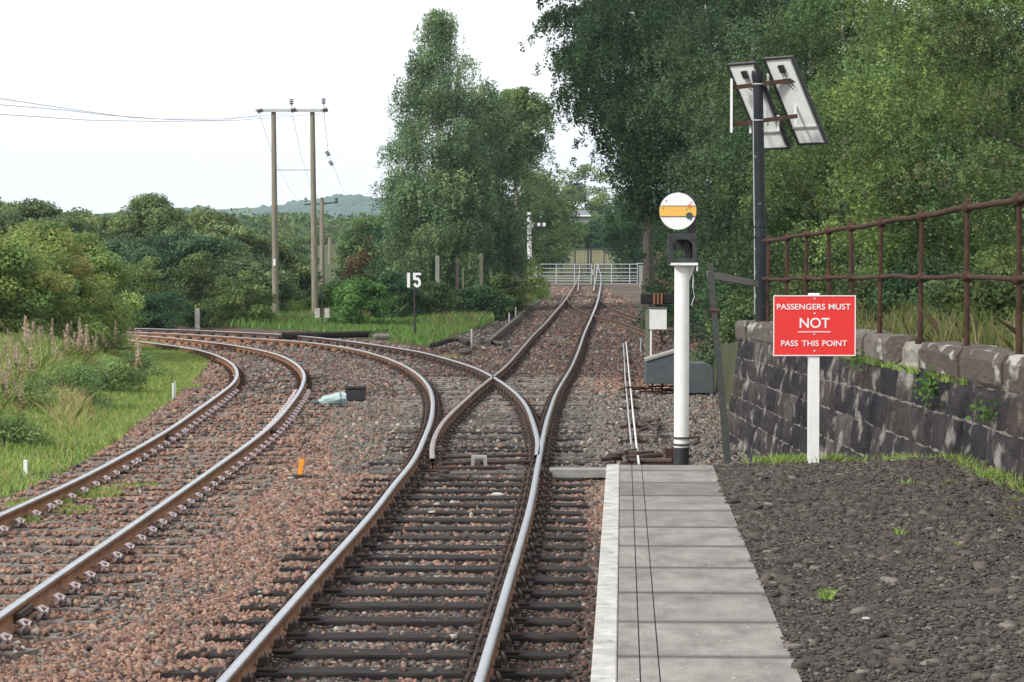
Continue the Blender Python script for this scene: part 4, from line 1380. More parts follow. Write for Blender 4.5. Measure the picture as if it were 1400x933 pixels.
# ------------------------------------------------------------------ number posts
q = at(567, 459, -.05)
np_ = thing('number_post', 'black post with the large white number 15, standing in the grass', 'number sign', q)
k_ = q.y / F
b = MB(); b.tube([(0, 0, -.2), (0, 0, (459 - 396) * k_)], .03, 8); b.build('post', M_black_plain, np_)
z0 = (459 - 393.2) * k_; H = 20 * k_
b = MB(); b.box((0, 0, z0 - .035), (15 * k_, .04, .05)); b.build('base_bar', M_black_plain, np_)
b = MB(); b.box((-8.3 * k_, -.01, z0 + H / 2), (4.1 * k_, .03, H)); b.build('numeral', M_white_clean, np_)
x5 = 3.3 * k_; w5 = 10.8 * k_; st = 3.6 * k_
b = MB()
L5 = x5 - w5 / 2
b.box((x5, -.01, z0 + H - st * .45), (w5, .03, st * .9))
b.box((L5 + st * .5, -.0102, z0 + H * .70), (st, .03, H * .34))
path = [(L5 + st * .6, z0 + H * .58), (x5 + w5 * .08, z0 + H * .60)]
for t in np.linspace(70, -90, 9): path.append((x5 + w5 * .06 + (w5 / 2 - st / 2 - w5 * .06) * math.cos(R(t)), z0 + H * .33 + (H * .33 - st / 2) * math.sin(R(t)) ))
for t in np.linspace(-100, -165, 4): path.append((x5 + (w5 / 2 - st / 2) * math.cos(R(t)), z0 + H * .33 + (H * .33 - st / 2) * math.sin(R(t)) * 1.0))
b.ribbon(path, st, -.0257, .0043)
b.build('numeral', M_white_clean, np_)
# the far number seen from behind, with a pair of pale plates
YQ = 82.0
q = onY(440.5, 446, YQ); k_ = YQ / F
nb_ = thing('number_post', 'dark numeral seen from behind above two pale plates on a thin post', 'number sign', q)
b = MB(); b.tube([(0, 0, -.2), (0, 0, (446 - 400) * k_)], .022, 8); b.build('post', M_black_plain, nb_)
b = MB(); z0 = (446 - 400) * k_; H = 15.5 * k_; w5 = 7.5 * k_; st = 1.9 * k_
b.ribbon([(-w5 / 2, z0 + H - st / 2), (w5 / 2 - st / 2, z0 + H - st / 2), (w5 / 2 - st / 2, z0 + H * .62), (-w5 * .1, z0 + H * .60), (-w5 * .42, z0 + H * .48), (-w5 * .44, z0 + H * .2), (-w5 * .2, z0 + st * .3), (w5 * .15, z0), (w5 * .45, z0 + H * .18)], st, -.02, .02)
b.build('numeral', M_black_plain, nb_)
for s in (-1, 1):
    b = MB(); b.box((s * 6.8 * k_, -.02, (446 - 428) * k_), (6.6 * k_, .03, 13 * k_)); b.build('pale_plate', M_conc_white, nb_)
b = MB(); b.box((0, .0, (446 - 421) * k_), (18 * k_, .03, .03)); b.box((-2 * k_, -.01, (446 - 428) * k_), (1.4 * k_, .02, 12 * k_)); b.build('plate_bar', M_iron_rust, nb_)

# ------------------------------------------------------------------ leaves, crowns, trees
def leaf_quads(C, nrm_bias, length, width, col, droop=0.0, rg=rng):
    """rhombic leaves at points C"""
    n = len(C)
    L = length * rg.uniform(.6, 1.3, n)
    Wd = L * width * rg.uniform(.7, 1.2, n)
    d = rg.normal(size=(n, 3)); d[:, 2] = d[:, 2] * .6 - droop
    d /= np.linalg.norm(d, axis=1)[:, None]
    q = rg.normal(size=(n, 3)) * .6 + nrm_bias
    s = np.cross(d, q); s /= (np.linalg.norm(s, axis=1)[:, None] + 1e-9)
    up = np.cross(s, d)
    V = np.stack([C - d * L[:, None] * .5, C + s * Wd[:, None] * .5 + up * (L * .08)[:, None], C + d * L[:, None] * .5, C - s * Wd[:, None] * .5 + up * (L * .08)[:, None]], 1)
    return V.reshape(-1, 3), (np.arange(n * 4).reshape(n, 4)), col

def crown(name, parent, C, rad, per, leaf, pal, width=.6, droop=0.0, weep=0.0, origin=(0, 0, 0), seed=1, tint=.35, squash=.75, shell=.36):
    rg = np.random.default_rng(seed)
    n = len(C)
    cnt = np.maximum(4, (per * (rad / rad.mean()) ** 2 * rg.uniform(.6, 1.4, n)).astype(int))
    idx = np.repeat(np.arange(n), cnt)
    N = len(idx)
    d = rg.normal(size=(N, 3)); d /= np.linalg.norm(d, axis=1)[:, None]
    rr = rg.random(N) ** shell
    P = C[idx] + d * (rad[idx] * rr)[:, None] * np.array([1, 1, squash])
    if weep > 0:
        ns = max(3, int(per / 24))
        st = rg.integers(0, ns, N)
        key = idx * ns + st
        sd = np.random.default_rng(seed + 5)
        off = sd.normal(size=(n * ns, 2)) * .55
        ln = sd.uniform(.5, 1.3, n * ns)
        t = rg.random(N)
        m = rg.random(N) < .75
        X = C[idx, 0] + off[key, 0] * rad[idx] + rg.normal(size=N) * leaf * .6
        Yv = C[idx, 1] + off[key, 1] * rad[idx] + rg.normal(size=N) * leaf * .6
        Z = C[idx, 2] + rad[idx] * (.6 - .5 * (off[key] ** 2).sum(1)) - t * ln[key] * weep
        P[m] = np.stack([X, Yv, Z], -1)[m]
    pal = np.array(pal)
    ct = rg.random(n)
    kf = np.clip((ct[idx] * .8 + rg.random(N) * .2) * (len(pal) - 1), 0, len(pal) - 1.001)
    k = kf.astype(int); f = (kf - k)[:, None]
    col = (pal[k] * (1 - f) + pal[k + 1] * f) * (1 + (rg.random(n)[idx, None] - .5) * tint * 2) * rg.uniform(.88, 1.12, (N, 1))
    if weep > 0:
        col = col * np.where(m[:, None], sd.uniform(.72, 1.32, n * ns)[key][:, None], 1)
    bias = d * 1.2 + np.array([0, 0, .5])
    V, Fq, c = leaf_quads(P - np.array(origin), bias, leaf, width, col, droop, rg)
    return link_mesh(name, V, Fq, M_leaf, parent, cols=c)

def envelope(n, z0, z1, prof, seed, outer=.5, lump=.22, flat=1.0):
    """clump centres in a body of revolution; prof = [(t, r)...]"""
    rg = np.random.default_rng(seed)
    ts = np.array([p[0] for p in prof]); rs = np.array([p[1] for p in prof])
    T = []
    while len(T) < n:
        t = rg.random(n * 2)
        a = np.interp(t, ts, rs)
        T += list(t[rg.random(n * 2) * rs.max() < a + .05 * rs.max()])
    t = np.array(T[:n])
    a = rg.random(n) * 2 * np.pi
    ph = rg.random(6) * 6.28
    lm = 1 + lump * (np.sin(2 * a + ph[0] + 3 * t) + .7 * np.sin(3 * a + ph[1] - 7 * t) + .6 * np.sin(5 * a + ph[2] + 13 * t)) / 1.6
    r = np.interp(t, ts, rs) * lm * rg.random(n) ** outer
    return np.stack([r * np.cos(a), r * np.sin(a) * flat, z0 + (z1 - z0) * t], -1)

def trunk_mesh(parent, base, top, r0, C, m, nlimb=9, seed=0, lean=(0, 0), n=8):
    rg = random.Random(seed)
    b = MB()
    H = top - base
    pts = []
    for i in range(7):
        t = i / 6
        pts.append((lean[0] * t + rg.uniform(-.03, .03) * H * t * .3, lean[1] * t, base - .3 * (i == 0) + H * t))
    b.tube(pts, [r0 * (1.25 if i == 0 else 1) * (1 - .82 * i / 6) for i in range(7)], n)
    sel = rg.sample(range(len(C)), min(nlimb, len(C)))
    for s in sel:
        c = Vector(C[s])
        t = min(max((c.z - .3 * Vector((c.x, c.y)).length - base) / H - .05, .15), .9)
        k = t * 6; i = int(k)
        p0 = Vector(pts[i]).lerp(Vector(pts[min(i + 1, 6)]), k - i)
        mid = p0.lerp(c, .5) + Vector((0, 0, -.06 * H * rg.random()))
        rr = r0 * (1 - .82 * t) * .55
        b.tube([p0, mid, c], [rr, rr * .6, rr * .2], 6)
    return b.build('trunk', m, parent, smooth=True)

NT = [100]
def tree(name, label, px, Y, ytop, prof, leaf, pal, per=100, nc=220, crad=.55, z0=1.0, ybase=None, weep=0, droop=0.0, bark=None, r0=.14, group=None, width=.6, cat='tree', outer=.38,
         lump=.30, stems=1, squash=.62, tint=.5, ztop=None, zbase=None, flat=1.0, nlimb=9):
    NT[0] += 1; seed = NT[0]
    base = onY(px, 400, Y)
    zb = float(zg(Y)) - .2 if zbase is None else zbase
    zt = (onY(px, ytop, Y).z if ztop is None else ztop)
    root = thing(name, label, cat, (base.x, Y, zb), 0, group)
    C = envelope(nc, z0, zt - zb - crad * .6, prof, seed, outer, lump, flat)
    rg = np.random.default_rng(seed)
    rad = crad * rg.uniform(.6, 1.35, nc)
    crown('crown', root, C, rad, per, leaf, pal, width, droop, weep, seed=seed, squash=squash, tint=tint)
    for s in range(stems):
        if stems == 1: trunk_mesh(root, 0, (zt - zb) * .88, r0, C, bark or M_bark, nlimb, seed)
        else:
            r_ = random.Random(seed + s)
            trunk_mesh(root, 0, (zt - zb) * .75, r0, C, bark or M_bark, 4, seed + s, lean=(r_.uniform(-1, 1) * max(p[1] for p in prof) * .5, r_.uniform(-.5, .5)), n=6)
    return root

G_DARK = [(.032,.078,.040), (.046,.102,.048), (.062,.126,.056), (.085,.152,.062)]
G_BIRCH = [(.085,.150,.080), (.120,.195,.098), (.165,.240,.118), (.215,.285,.130)]
G_MID = [(.070,.130,.052), (.105,.175,.068), (.150,.225,.080), (.200,.270,.090)]
G_LIGHT = [(.120,.185,.060), (.165,.235,.070), (.210,.280,.080), (.260,.315,.090)]
G_OLIVE = [(.085,.140,.050), (.120,.180,.060), (.160,.220,.070), (.205,.255,.080)]
G_AUT = [(.100,.170,.050), (.130,.210,.055), (.170,.240,.060), (.200,.255,.065), (.220,.250,.065), (.30,.25,.07)]
G_RED = [tuple(q * 1.4 for q in c) for c in [(.09, .065, .035), (.12, .08, .04), (.08, .08, .03)]]
G_DRY = [tuple(q * 1.4 for q in c) for c in [(.20, .15, .09), (.26, .20, .13), (.15, .13, .06)]]

ell = lambda r: [(0, .35 * r), (.15, .75 * r), (.4, r), (.65, .93 * r), (.85, .65 * r), (1, .12 * r)]
# --- the birches left of the gate
tree('birch_tree', 'tallest birch, pointed and weeping, standing behind the number 15 post', 600, 105, 8,
     [(0, 2.0), (.15, 2.35), (.35, 2.4), (.55, 2.25), (.70, 1.75), (.82, 1.05), (.92, .55), (1, .1)], .11, [tuple(1.15 * q for q in c) for c in G_BIRCH], 330, 330, .58, z0=1.3, weep=1.0, droop=.8, bark=M_birchbark, width=.5, lump=.14, r0=.17)  # palette brightened, so the sunlit look is put into the leaf colour
tree('birch_tree', 'birch with a rounded crown just right of the tallest birch', 662, 108, 100,
     [(0, 1.5), (.3, 1.8), (.6, 1.8), (.85, 1.1), (1, .2)], .12, G_BIRCH, 320, 210, .62, z0=1.1, weep=1.0, droop=.8, bark=M_birchbark, width=.5, lump=.28, r0=.15)
tree('birch_tree', 'birch with a spreading light-tipped crown nearest to the gate', 705, 113, 112,
     [(0, .35), (.2, .7), (.4, 1.25), (.6, 1.7), (.85, 1.2), (1, .2)], .12, G_BIRCH[1:] + G_MID[2:], 300, 110, .60, z0=5.7, weep=.5, droop=.5, bark=M_birchbark, width=.55, lump=.3, r0=.15)
tree('leafy_tree', 'dark rounded tree tucked against the left side of the tallest birch', 556, 116, 232,
     [(0, 1.2), (.4, 1.45), (.7, 1.1), (1, .3)], .13, G_DARK, 120, 120, .5, z0=.5, r0=.15)
tree('leafy_tree', 'dark dense tree behind the birches', 622, 120, 215, ell(2.7), .14, G_DARK, 110, 230, .6, z0=.6, r0=.2)
tree('leafy_tree', 'dark dense tree behind the white post near the gate', 735, 160, 235, ell(2.3), .15, G_MID, 110, 150, .6, z0=1.0, r0=.2)
# --- trees beyond the gate
FG = 'trees beyond the gate'
tree('leafy_tree', 'olive tree far beyond the gate, left of the meadow', 733, 190, 225, ell(2.6), .24, G_MID, 90, 130, .8, z0=.5, group=FG)
tree('leafy_tree', 'yellowish tree far down the line, above the white gable', 800, 330, 218, ell(4.2), .34, G_OLIVE, 80, 120, 1.0, z0=1, group=FG)
tree('leafy_tree', 'dark tree in the gap right of the far meadow', 872, 200, 240, ell(2.6), .24, G_DARK, 90, 130, .8, z0=.4, group=FG)
tree('leafy_tree', 'pale bushy tree standing at the back of the far meadow', 795, 290, 285, ell(4.0), .3, G_MID, 80, 100, .9, z0=0, group=FG, stems=2)
tree('leafy_tree', 'dark bush at the foot of the far trees left of the meadow', 742, 215, 318, ell(1.8), .24, G_DARK, 80, 70, .8, z0=0, group=FG, stems=2)
tree('leafy_tree', 'dark tree right behind the right end of the gate', 880, 165, 250, ell(2.9), .2, G_DARK, 90, 130, .7, z0=.2, group=FG)
# --- the wood on the right; painted shade darkens the left and deep leaves
PR = [(0, .3), (.12, .6), (.3, 1.3), (.45, 2.5), (.62, 3.6), (.82, 4.0), (.95, 3.2), (1, 1.0)]
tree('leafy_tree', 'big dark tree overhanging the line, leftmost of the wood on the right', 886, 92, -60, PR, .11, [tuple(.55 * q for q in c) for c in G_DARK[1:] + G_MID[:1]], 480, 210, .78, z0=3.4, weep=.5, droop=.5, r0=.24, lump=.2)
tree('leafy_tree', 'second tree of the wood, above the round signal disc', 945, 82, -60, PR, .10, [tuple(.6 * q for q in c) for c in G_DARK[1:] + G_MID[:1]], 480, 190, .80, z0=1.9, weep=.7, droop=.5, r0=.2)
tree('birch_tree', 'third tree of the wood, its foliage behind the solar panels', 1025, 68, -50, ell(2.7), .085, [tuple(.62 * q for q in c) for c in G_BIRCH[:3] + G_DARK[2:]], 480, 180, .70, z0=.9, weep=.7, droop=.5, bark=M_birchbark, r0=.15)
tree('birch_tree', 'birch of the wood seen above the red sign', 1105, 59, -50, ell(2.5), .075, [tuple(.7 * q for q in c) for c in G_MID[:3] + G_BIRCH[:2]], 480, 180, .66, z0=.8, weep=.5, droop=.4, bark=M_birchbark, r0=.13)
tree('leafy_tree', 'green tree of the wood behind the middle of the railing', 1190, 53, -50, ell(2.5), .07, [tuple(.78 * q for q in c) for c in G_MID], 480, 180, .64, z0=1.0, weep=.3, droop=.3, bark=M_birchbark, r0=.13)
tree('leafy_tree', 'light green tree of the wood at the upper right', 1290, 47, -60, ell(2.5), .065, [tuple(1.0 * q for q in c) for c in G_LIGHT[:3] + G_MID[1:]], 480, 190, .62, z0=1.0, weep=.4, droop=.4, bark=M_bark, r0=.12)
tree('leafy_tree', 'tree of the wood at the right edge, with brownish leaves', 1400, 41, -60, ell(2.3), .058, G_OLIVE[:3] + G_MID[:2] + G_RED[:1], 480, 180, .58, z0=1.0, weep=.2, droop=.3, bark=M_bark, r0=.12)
for px, Y, s_, lab in ((985, 100, 3.2, 'tree deep in the wood behind the round signal disc'), (1090, 86, 3.2, 'tree deep in the wood behind the solar mast'),
                       (1180, 74, 3.1, 'tree deep in the wood behind the red sign'), (1280, 66, 3.0, 'tree deep in the wood behind the near railing posts'),
                       (1385, 58, 3.0, 'tree deep in the wood behind the right end of the railing')):
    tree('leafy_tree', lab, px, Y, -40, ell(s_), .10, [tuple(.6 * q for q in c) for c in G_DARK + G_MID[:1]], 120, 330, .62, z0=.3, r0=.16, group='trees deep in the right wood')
# understory
def shrub(name, label, px, Y, ytop, r, leaf, pal, per=80, nc=60, crad=.3, zb=None, group=None, z0=0.05, flat=1.0, width=.6, weep=0, tint=.35):
    return tree(name, label, px, Y, ytop, [(0, .8 * r), (.3, r), (.7, .8 * r), (1, .25 * r)], leaf, pal, per, nc, crad, z0=z0, group=group, cat='shrub', stems=3, r0=.03, zbase=zb, flat=flat, width=width, weep=weep, tint=tint)
shrub('leafy_shrub', 'green sapling with bright leaves behind the railing, right of the solar panels', 1232, 42, 205, .60, .10, [(.12, .19, .05), (.15, .22, .06), (.10, .16, .04)], 70, 60, .28, zb=1.0, z0=1.0)
for i, (px, Y, yt, r_, pal, lab) in enumerate((
        (1075, 40, 372, .9, G_MID, 'low bush behind the left end of the railing'),
        (1135, 38, 352, .9, G_OLIVE, 'olive bush behind the railing above the red sign'),
        (1200, 36, 362, .9, G_MID, 'green bush behind the railing right of the red sign'),
        (1268, 33, 345, .9, G_DARK + G_OLIVE[:2], 'dark bush behind the railing with a few yellow leaves'),
        (1335, 30, 352, .8, G_MID, 'green bush behind the two nearest railing posts'),
        (1405, 28, 330, .8, G_OLIVE, 'yellowish bush at the right edge behind the railing'))):
    shrub('leafy_shrub', lab, px, Y, yt, r_, .065, [tuple(.68 * q for q in c) for c in pal], 130, 90, .26, zb=float(wall_top(Y)) - .4)
shrub('leafy_shrub', 'dark green bush between the gate and the round signal', 925, 78, 338, 1.0, .09, G_MID[:2] + G_DARK, 90, 70, .3)
shrub('leafy_shrub', 'bush between the leaning strut and the wall end', 1000, 50, 372, .8, .07, G_DARK + G_MID[:2], 110, 80, .28)
shrub('leafy_shrub', 'bush behind the buffer stop beam', 962, 84, 368, 1.1, .09, G_DARK + G_MID[:1], 90, 80, .32)
shrub('dry_shrub', 'dry pale plant beside the concrete block at the gate', 905, 96, 340, .45, .10, G_DRY, 60, 40, .22)
shrub('leafy_shrub', 'dark bush at the lower right of the gate, behind the buffer stop', 918, 110, 350, .9, .11, G_DARK + G_MID[:1], 80, 60, .34)
for i, (px, Y, yb) in enumerate(((990, 74, 0), (1022, 76, 0), (1172, 56, 0), (1300, 52, 0))):
    q = onY(px, 400, Y); zb = float(zg(Y)) - .2
    o = thing('birch_tree', ('slim pale birch trunk behind the leaning strut', 'slim pale birch trunk beside the solar mast', 'slim pale birch trunk behind the railing above the red sign', 'slim pale birch trunk at the upper right of the wood')[i], 'tree', (q.x, Y, zb))
    C = envelope(60, 4.5, 10, ell(1.3), 900 + i)
    trunk_mesh(o, 0, 9.8, .09, C, M_birchbark, 6, 900 + i, lean=(-.5, 0))
    crown('crown', o, C, .4 * np.ones(60), 90, .08, G_MID, .55, .3, .5, seed=930 + i)

shrub('leafy_shrub', 'low bush hiding the foot of the distant white-eaved house', 785, 256, 299, 1.9, .26, G_MID, 110, 80, .7)
shrub('leafy_shrub', 'dark low bush at the right end of the far meadow', 812, 256, 299, 1.7, .26, G_DARK + G_MID[:2], 110, 70, .7)
# --- left side hedges and trees
LG = 'round-headed trees behind the left curve'
for (px, Y, yt, r_, pal, lf, lab) in (
        (-30, 118, 262, 3.6, G_OLIVE, .15, 'olive tree at the far left edge of the tree line'),
        (40, 112, 270, 3.2, G_MID + G_OLIVE[:2], .14, 'green tree second from the left in the tree line'),
        (112, 116, 278, 2.2, G_OLIVE, .14, 'olive tree third in the tree line, beside the gap showing the hill'),
        (208, 112, 264, 2.5, G_LIGHT[:3] + G_OLIVE, .14, 'yellow-green domed tree, the brightest of the tree line'),
        (285, 108, 282, 2.6, G_OLIVE + G_MID[:2], .14, 'wide tree right of the brightest domed tree'),
        (350, 112, 318, 1.7, G_OLIVE, .14, 'tree just left of the power poles'),
        (256, 96, 306, 2.6, G_DARK + G_MID[:1], .12, 'dark tree in the middle of the tree line, in front of the others'),
        (175, 99, 318, 2.0, G_DARK + G_MID[:1], .12, 'dark tree filling the gap right of the autumn bush'),
        (330, 95, 338, 1.8, G_MID, .12, 'mid green tree behind the short concrete post'),
        (398, 112, 345, 1.0, G_OLIVE, .13, 'low olive tree behind the power poles')):
    tree('leafy_tree', lab, px, Y, yt, ell(r_), lf, [tuple(1.18 * (.82 * q + .18 * sum(c) / 3) for q in c) for c in pal], 240, int(80 * r_), .55, z0=.1, stems=3, r0=.10, cat='tree', group=None, lump=.10)
shrub('leafy_shrub', 'pale green rounded bush in front of the dark trees', 203, 88, 342, .9, .10, G_MID[2:] + G_LIGHT[:1], 90, 60, .3)
shrub('leafy_shrub', 'brownish rounded bush behind the short concrete post', 275, 87, 338, 1.0, .10, G_OLIVE[:2] + G_RED[2:], 90, 70, .3)
shrub('leafy_shrub', 'light bush left of the left power pole', 322, 86, 365, 1.2, .10, G_LIGHT[:2] + G_OLIVE, 90, 80, .3)
shrub('leafy_shrub', 'low bush round the foot of the left power pole', 388, 103, 385, 1.0, .10, G_OLIVE + G_MID[:2], 80, 70, .3)
shrub('leafy_shrub', 'dark low bush left of the concrete post', 225, 84, 395, 1.3, .09, G_DARK, 80, 70, .3)
shrub('leafy_shrub', 'dark low bush where the left rails disappear', 165, 84, 392, 1.3, .09, G_DARK, 80, 70, .3)
# the big autumn bush on the left, several together
for (px, Y, yt, r_, lab) in ((50, 60, 304, 2.0, 'big green bush with orange leaves at the left edge, above the seed heads'),
                             (112, 65, 312, 1.25, 'right shoulder of autumn-tinted bushes, overhanging the left rails'),
                             (-45, 57, 306, 1.8, 'autumn-tinted bush cut by the left edge of the picture')):
    tree('autumn_bush', lab, px, Y, yt, [(0, .75 * r_), (.25, r_), (.6, .95 * r_), (.85, .7 * r_), (1, .25 * r_)], .085, [tuple(1.45 * (.9 * q + .1 * sum(c) / 3) for q in c) for c in G_AUT], 330, int(90 * r_), .40, z0=.1, stems=4, r0=.04, cat='bush', tint=.35)
# mid distance beyond the power poles
for (px, Y, yt, r_, pal, lab) in (
        (498, 150, 296, 1.5, G_OLIVE + G_MID[:1], 'grey-green tree between the power poles and the birches'),
        (505, 132, 285, 1.6, G_MID, 'green tree left of the dark birch group'),
        (512, 118, 318, .95, G_RED + G_OLIVE[:1], 'reddish brown bush left of the birches'),
        (425, 300, 322, 2.2, G_OLIVE, 'pale tree seen between the two power poles'),
        (390, 175, 322, 2.0, G_MID, 'distant tree behind the left power pole')):
    tree('leafy_tree', lab, px, Y, yt, ell(r_), .17, pal, 100, int(60 * r_) + 20, .5, z0=.1, stems=2, r0=.10)
# brambles on the mound
for (px, Y, yt, r_, pal, lab) in (
        (492, 84, 375, 1.25, [(.07, .15, .04), (.10, .21, .055), (.13, .25, .07)], 'bright green bramble bush on the mound left of the number 15'),
        (462, 98, 382, .9, [(.07, .14, .04), (.10, .19, .055)], 'low green bramble behind the backward numeral'),
        (540, 90, 372, 1.1, G_DARK + G_MID[:1], 'dark green bramble directly left of the number 15'),
        (600, 92, 384, 1.2, G_OLIVE[:2] + G_MID[:1] + G_RED[2:], 'brown-green scrub under the tallest birch'),
        (650, 93, 384, 1.2, G_DARK + G_OLIVE[:1], 'dark scrub among the fence posts under the birches'),
        (690, 96, 368, .8, G_OLIVE[:2] + G_RED[:1], 'brownish scrub at the right end of the mound')):
    shrub('bramble_bush', lab, px, Y, yt, r_, .10, pal, 100, 80, .28)
shrub('leafy_shrub', 'yellow-green bush at the left gate post', 706, 118, 340, 1.15, .12, G_LIGHT, 110, 70, .35)

# ------------------------------------------------------------------ grass
def blades(name, X, Y, Z, h, wd, col, lean=.35, seed=3):
    rg = np.random.default_rng(seed)
    n = len(X)
    a = rg.random(n) * 2 * np.pi
    sx, sy = np.cos(a) * wd / 2, np.sin(a) * wd / 2
    lx, ly = rg.normal(size=n) * lean * h, rg.normal(size=n) * lean * h
    b = np.stack([X, Y, Z], -1)
    s = np.stack([sx, sy, 0 * sx], -1)
    m = b + np.stack([lx * .35, ly * .35, h * .6], -1)
    t = b + np.stack([lx, ly, h * .97], -1)
    V = np.stack([b - s, b + s, m + s * .7, t, m - s * .7], 1).reshape(-1, 3)
    Fq = np.arange(n * 5).reshape(n, 5)
    o = link_mesh(name, V, Fq, M_grass, cols=col)
    return tag(o, kind='stuff')
def scatter_poly(poly, y0, y1, x0, x1, n, seed):
    rg = np.random.default_rng(seed)
    Y = np.sqrt(rg.random(n) * (y1 ** 2 - y0 ** 2) + y0 ** 2); X = rg.uniform(x0, x1, n)
    px, py = proj(X, Y, zg(Y) - .2)
    k = inpoly(px, py, poly) & (px > -120)
    return X[k], Y[k], px[k], py[k]
GRC = 2.1 * np.array([(.10, .155, .035), (.13, .19, .045), (.16, .215, .055), (.11, .17, .05), (.20, .21, .08)])
X, Y, px, py = scatter_poly(GRASS_L, 17, 80, -16, -3, 520000, 11)
nz = vnoise(X * .8, Y * .5, 44); nz2 = vnoise(X * 2.2, Y * 2.2, 45)
edge_d = XA1(Y) - X
keep = rng.random(len(X)) < np.clip((nz2 - .22) * 3.5 + (edge_d - 1.0) * .5, .06, 1)
X, Y, px, py, nz, nz2, edge_d = [v[keep] for v in (X, Y, px, py, nz, nz2, edge_d)]
tall = np.clip((edge_d - 2.2) / 1.8, 0, 1) * np.clip((Y - 26) / 8, 0, 1)
h = (.07 + .10 * nz + .75 * tall * nz2 ** 1.3) * rng.uniform(.6, 1.3, len(X))
k = rng.integers(0, 5, len(X))
col = GRC[k] * rng.uniform(.75, 1.2, (len(X), 1))
straw = np.exp(-((px - 92) / 30) ** 2 - ((py - 575) / 18) ** 2)
h = h + .45 * straw * rng.random(len(X))
dry = (rng.random(len(X)) < .08 + .45 * tall * (vnoise(X * .7 + 9, Y * .35, 46) > .55) + .8 * straw)
col[dry] = np.array([.50, .42, .22]) * rng.uniform(.7, 1.2, (dry.sum(), 1))
blades('grass', X, Y, ground_z(X, Y), h, .010 + .0003 * Y, col)
X, Y, px, py = scatter_poly(GRASS_R, 60, 140, -40, 3, 420000, 12)
nz = vnoise(X * .5, Y * .3, 47)
h = (.08 + .20 * nz) * rng.uniform(.5, 1.4, len(X)) * np.where(Y > 84, 1.5, 1)
col = GRC[rng.integers(0, 5, len(X))] * rng.uniform(.5, .9, (len(X), 1)) * np.array([.75, 1, .9])
dry = rng.random(len(X)) < .10 + .35 * (nz > .6) * (Y > 82)
col[dry] = np.array([.28, .22, .12]) * rng.uniform(.7, 1.1, (dry.sum(), 1))
blades('grass', X, Y, ground_z(X, Y), h, .035, col, seed=4)
# small tufts: in the left track, at the wall foot, on the ash, on the coping
def tuft(n, c, r_, h, seed, zfun=None, pal=GRC):
    rg = np.random.default_rng(seed)
    a = rg.random(n) * 6.283; q = r_ * np.sqrt(rg.random(n))
    X = c[0] + q * np.cos(a); Y = c[1] + q * np.sin(a) * 1.6
    Z = np.full(n, c[2])
    return X, Y, Z, h * rg.uniform(.4, 1.2, n), pal[rg.integers(0, len(pal), n)] * rg.uniform(.8, 1.15, (n, 1))
parts = []
for i, (px, py, r_, h_, n) in enumerate(((55, 692, .35, .07, 900), (130, 678, .30, .07, 700), (190, 665, .22, .05, 300), (100, 700, .2, .06, 300), (20, 716, .25, .07, 400), (240, 530, .5, .1, 600), (150, 668, .2, .05, 200),
                                         (720, 412, .8, .15, 500), (735, 410, .8, .12, 500), (770, 470, .3, .06, 100), (610, 490, .4, .08, 150))):
    parts.append(tuft(n, at(px, py, -.165), r_, h_, 60 + i))
for i in range(26):
    Yt = random.uniform(16.2, 19.25)
    parts.append(tuft(35, (wall_x(Yt) - .20 - .10 * random.random(), Yt, .91), .10, .10, 100 + i))
for i in range(38):
    xx = random.choice([random.gauss(2.15, .12), random.gauss(2.45, .1), random.gauss(2.95, .2), random.uniform(1.85, 3.3)])
    parts.append(tuft(34, (xx, 19.25 + random.uniform(-.12, .12), .89), .10, .10, 200 + i))
for i in range(45):
    Yt = random.uniform(19.5, 28)
    parts.append(tuft(14, (wall_x(Yt) - .06, Yt, float(wall_top(Yt)) - .29), .05, .07, 700 + i))
for i, (px, py) in enumerate(((1270, 672), (1300, 668), (1240, 668), (1385, 705), (1390, 690), (1230, 735), (1130, 820), (1385, 716), (1312, 755))):
    parts.append(tuft(26 if i != 6 else 40, at(px, py, .92), .07 if i < 3 else .03, .06, 300 + i, pal=GRC[1:4]))
for i in range(120):
    Yt = random.uniform(17.5, 36)
    parts.append(tuft(40, (wall_x(Yt) + random.uniform(.25, .7), Yt, float(wall_top(Yt)) - .05), .15, .14 if random.random() < .7 else .34, 400 + i, pal=np.vstack([GRC * .42, [(.26, .22, .12)] * 3])))
XX = [np.concatenate([p_[j] for p_ in parts]) for j in range(5)]
blades('grass', XX[0], XX[1], XX[2], XX[3], .011, XX[4], lean=.45, seed=9)

# tangled undergrowth on the left bank
X, Y, px, py = scatter_poly(GRASS_L, 26, 80, -16, -3, 300000, 13)
ed_ = XA1(Y) - X
hh = (.15 + .75 * vnoise(X * .9, Y * .45, 91)) * np.clip((ed_ - 2.3) / 1.6, 0, 1) * np.clip((Y - 29) / 6, 0, 1)
k_ok = (hh > .12) & (rng.random(len(X)) < .55)
X, Y, hh = X[k_ok], Y[k_ok], hh[k_ok]
C = np.stack([X, Y, ground_z(X, Y) + hh * rng.random(len(X)) ** .6], -1)
upal = np.array([(.08, .15, .05), (.11, .19, .06), (.14, .22, .07), (.10, .17, .06), (.30, .26, .14), (.38, .30, .20), (.16, .13, .07)])
ki = np.clip((vnoise(X * 1.3, Y * .7, 92) * 1.5 - .25 + rng.normal(size=len(X)) * .16) * 7, 0, 6).astype(int)
V, Fq, c = leaf_quads(C, np.array([-.2, -.3, .7]), .085, .4, upal[ki] * rng.uniform(.8, 1.2, (len(X), 1)), -.3)
tag(link_mesh('undergrowth', V, Fq, M_leaf, cols=c), kind='stuff')

